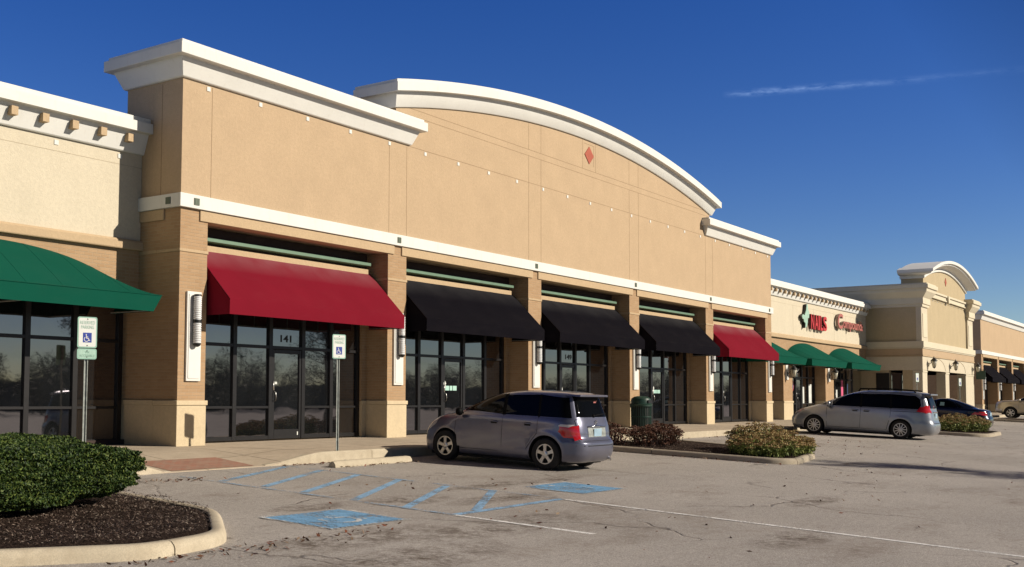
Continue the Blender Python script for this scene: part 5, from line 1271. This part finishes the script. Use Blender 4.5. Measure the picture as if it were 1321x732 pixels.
# trees: off to the right (their shadows cross the lot), behind the far building, and the wood seen in the windows
def tree(x,y,H,cr,label,seed,n=5000,trunk_r=.14,leaf=.12,group=None,zb=None,mat='tree_leaf'):
    rr=random.Random(seed); z=zl(x,y) if zb is None else zb
    r=thing('tree',(x,y,z),label,'tree',group); t=MB(); tips=[]
    t.tube([(x,y,z-.2),(x+.05,y,z+H*.3),(x-.04,y+.05,z+H*.62),(x,y,z+H*.9)],[trunk_r*1.25,trunk_r,trunk_r*.6,trunk_r*.2],9)
    for i in range(34):
        h=rr.uniform(.28,.86)*H; a=rr.uniform(0,2*PI); l=cr*(1.05-.5*abs(h/H-.5))*rr.uniform(.6,1.05)
        p0=Vector((x,y,z+h)); p2=p0+Vector((math.cos(a)*l,math.sin(a)*l,rr.uniform(.15,.55)*l)); p1=(p0+p2)/2+Vector((0,0,-.06*l)); t.tube([p0,p1,p2],[trunk_r*.32,trunk_r*.2,trunk_r*.07],5)
        tips+= [p1,p2,(p1+p2)/2]
        for j in range(3):
            q=p1.lerp(p2,rr.random()); b=a+rr.uniform(-1.1,1.1); e=q+Vector((math.cos(b),math.sin(b),rr.uniform(.2,.9)))*l*.35; t.tube([q,e],[trunk_r*.12,trunk_r*.04],4); tips.append(e)
    t.build('trunk','bark',r,smooth=True)
    T=np.array([list(p) for p in tips]); idx=RNG.integers(0,len(T),n); P=T[idx]+RNG.normal(size=(n,3))*cr*.13
    v=leaves(P,leaf,0,asp=1.3); leafobj('crown',[(v-np.array([x,y,z]),mat)],(0,0,0),parent=r)
    return r
tree(17.6,-22.0,8.5,1.5,'young street tree standing right of the lot outside the picture',21,9000,.13,.045)
tree(36.5,-27.0,9.5,1.8,'slim tree farther along the lot outside the picture',22,9000,.14,.05)
tree(118,14,10.2,2.6,'dark treetop showing above the far building at the right edge',23,5000,.2,.15)
def wood():
    V=[]; tr=MB(); rr=random.Random(4)
    for i in range(150):
        x=-60+i*3.0+rr.uniform(-1.5,1.5); y=-112+rr.uniform(-14,10); H=rr.uniform(5.5,9.5)*(1+.12*math.sin(i*.25)); c=rr.uniform(1.8,3.4); zb=-1.5
        tr.tube([(x,y,zb),(x+rr.uniform(-.4,.4),y,zb+H*.9)],[.2,.04],5)
        k=1500; u=RNG.normal(size=(k,3)); u/=np.linalg.norm(u,axis=1)[:,None]; q=RNG.uniform(.35,1,k)[:,None]**.5
        P=np.array([x,y,zb+H*.58])+u*q*np.array([c,c,H*.42])*(1+.25*np.sin(u[:,:1]*5+i)); V.append(leaves(P,.15,0,asp=1.1))
        for j in range(5):
            a=rr.uniform(0,2*PI); h=rr.uniform(.4,.8)*H; tr.tube([(x,y,zb+h),(x+math.cos(a)*c,y+math.sin(a)*c,zb+h+c*.7)],[.08,.02],4)
    m=MB(); m.box(-80,420,-128.2,-128,-2,3.2)
    o=leafobj('distant_wood',[(np.concatenate(V),'tree_leaf')],(60,-112,-1.4),[(tr,'bark'),(m,'tree_leaf')]); o['kind']='stuff'; o['label']='distant belt of bare trees across the lot, mirrored in the shop windows'
wood()

# contrail: a thin streak of ice cloud, real geometry high and far away
def contrail():
    m,t,b,o=nt('contrail_cloud'); t.nodes.remove(b); tr=N(t,'ShaderNodeBsdfTransparent'); em=N(t,'ShaderNodeEmission'); em.inputs[0].default_value=(.27,.43,.80,1); em.inputs[1].default_value=1  # streak glows by emission in place of sunlight on the cloud
    tc=N(t,'ShaderNodeTexCoord'); s=N(t,'ShaderNodeSeparateXYZ'); L(t,tc.outputs['UV'],s.inputs[0])
    ed=math_(t,'MULTIPLY',math_(t,'SUBTRACT',1,math_(t,'ABSOLUTE',math_(t,'SUBTRACT',math_(t,'MULTIPLY',s.outputs[1],2),1))),1)
    cb=N(t,'ShaderNodeCombineXYZ'); L(t,math_(t,'MULTIPLY',s.outputs[0],9),cb.inputs[0]); L(t,math_(t,'MULTIPLY',s.outputs[1],1.5),cb.inputs[1])
    f=math_(t,'MULTIPLY',ramp(t,noi(t,cb.outputs[0],1.4,7,.65),[(.38,0.),(.66,1.)]),math_(t,'POWER',ed,2.4))
    f=math_(t,'MULTIPLY',f,ramp(t,s.outputs[0],[(.0,0.),(.10,.95),(.3,.7),(.5,.5),(.75,.14),(1.,.10)]))
    mx=N(t,'ShaderNodeMixShader'); L(t,f,mx.inputs[0]); L(t,tr.outputs[0],mx.inputs[1]); L(t,em.outputs[0],mx.inputs[2]); L(t,mx.outputs[0],o.inputs[0])
    C0=Vector((-14.9,-17.28,1.0)); D=[Vector(v)*6000 for v in ((.898,.355,.2585),(.941,.222,.2585),(.962,.12,.2575))]
    me=bpy.data.meshes.new('contrail'); vs=[]; 
    for p in D: vs+= [tuple(C0+p+Vector((0,0,-34))),tuple(C0+p+Vector((0,0,34)))]
    me.from_pydata(vs,[],[(0,2,3,1),(2,4,5,3)]); uv=me.uv_layers.new(name='UVMap'); co=[(0,0),(.6,0),(.6,1),(0,1),(.6,0),(1,0),(1,1),(.6,1)]
    for i,c in enumerate(co): uv.data[i].uv=c
    me.materials.append(m); ob=bpy.data.objects.new('contrail',me); COL.objects.link(ob); ob['kind']='structure'; ob.visible_shadow=True
contrail()

# ------------------------------------------------------------ light, sky, camera
EL=math.radians(27); sunv=Vector((.418,-.908,0)).normalized()*math.cos(EL)+Vector((0,0,math.sin(EL)))
ld=bpy.data.lights.new('sun','SUN'); ld.energy=SUN_E; ld.angle=math.radians(.53); ld.color=(1,.91,.77); lo=bpy.data.objects.new('sun',ld); COL.objects.link(lo)
lo.rotation_euler=sunv.to_track_quat('Z','Y').to_euler(); lo.location=(0,-20,30)
w=bpy.data.worlds.new('World'); SC.world=w; w.use_nodes=True; t=w.node_tree; t.nodes.clear()
sky=t.nodes.new('ShaderNodeTexSky'); sky.sky_type='NISHITA'; sky.sun_disc=False; sky.sun_elevation=EL; sky.sun_rotation=math.atan2(sunv.x,sunv.y); sky.air_density=AIR; sky.dust_density=DUST; sky.ozone_density=OZ; sky.altitude=200
bg=t.nodes.new('ShaderNodeBackground'); bg.inputs[1].default_value=SKY_E; out=t.nodes.new('ShaderNodeOutputWorld')
hs=t.nodes.new('ShaderNodeHueSaturation'); hs.inputs['Saturation'].default_value=SAT; hs.inputs['Hue'].default_value=HUE; t.links.new(sky.outputs[0],hs.inputs['Color']); 
# sky dimmed south and overhead to cut fill light; horizon band kept bright
tc=N(t,'ShaderNodeTexCoord'); sp=N(t,'ShaderNodeSeparateXYZ'); L(t,tc.outputs['Generated'],sp.inputs[0])
q=math_(t,'SUBTRACT',math_(t,'ADD',sp.outputs[1],.45),math_(t,'MULTIPLY',math_(t,'MAXIMUM',sp.outputs[2],0),.55))
g=math_(t,'MAXIMUM',ramp(t,q,[(.15,FILL),(.50,1.)]),ramp(t,math_(t,'ABSOLUTE',sp.outputs[2]),[(0.,.85),(.10,.75),(.26,0.)])); mc=mix(t,1.,hs.outputs[0],g,'MULTIPLY'); t.links.new(mc,bg.inputs[0]); t.links.new(bg.outputs[0],out.inputs[0])
cam=bpy.data.cameras.new('camera'); co=bpy.data.objects.new('camera',cam); COL.objects.link(co); SC.camera=co
cam.sensor_fit='HORIZONTAL'; cam.sensor_width=36; cam.lens=1432.39/1321*36; cam.shift_x=(660.5-553.2)/1321; cam.shift_y=(423.45-366)/1321; cam.clip_end=9000; cam.clip_start=.1
yaw,pitch,roll=.9338,.0621,.0053
fwd=Vector((math.sin(yaw)*math.cos(pitch),math.cos(yaw)*math.cos(pitch),math.sin(pitch))); rt=Vector((math.cos(yaw),-math.sin(yaw),0)); up=rt.cross(fwd)
r2=rt*math.cos(roll)+up*math.sin(roll); u2=-rt*math.sin(roll)+up*math.cos(roll)
co.matrix_world=Matrix(((r2.x,u2.x,-fwd.x,-14.8996),(r2.y,u2.y,-fwd.y,-17.279),(r2.z,u2.z,-fwd.z,1.0117),(0,0,0,1)))
SC.view_settings.view_transform='Standard'; SC.view_settings.look='None'; SC.view_settings.exposure=0; SC.view_settings.gamma=1

SC.cycles.diffuse_bounces=1; SC.cycles.max_bounces=8; SC.cycles.transparent_max_bounces=12
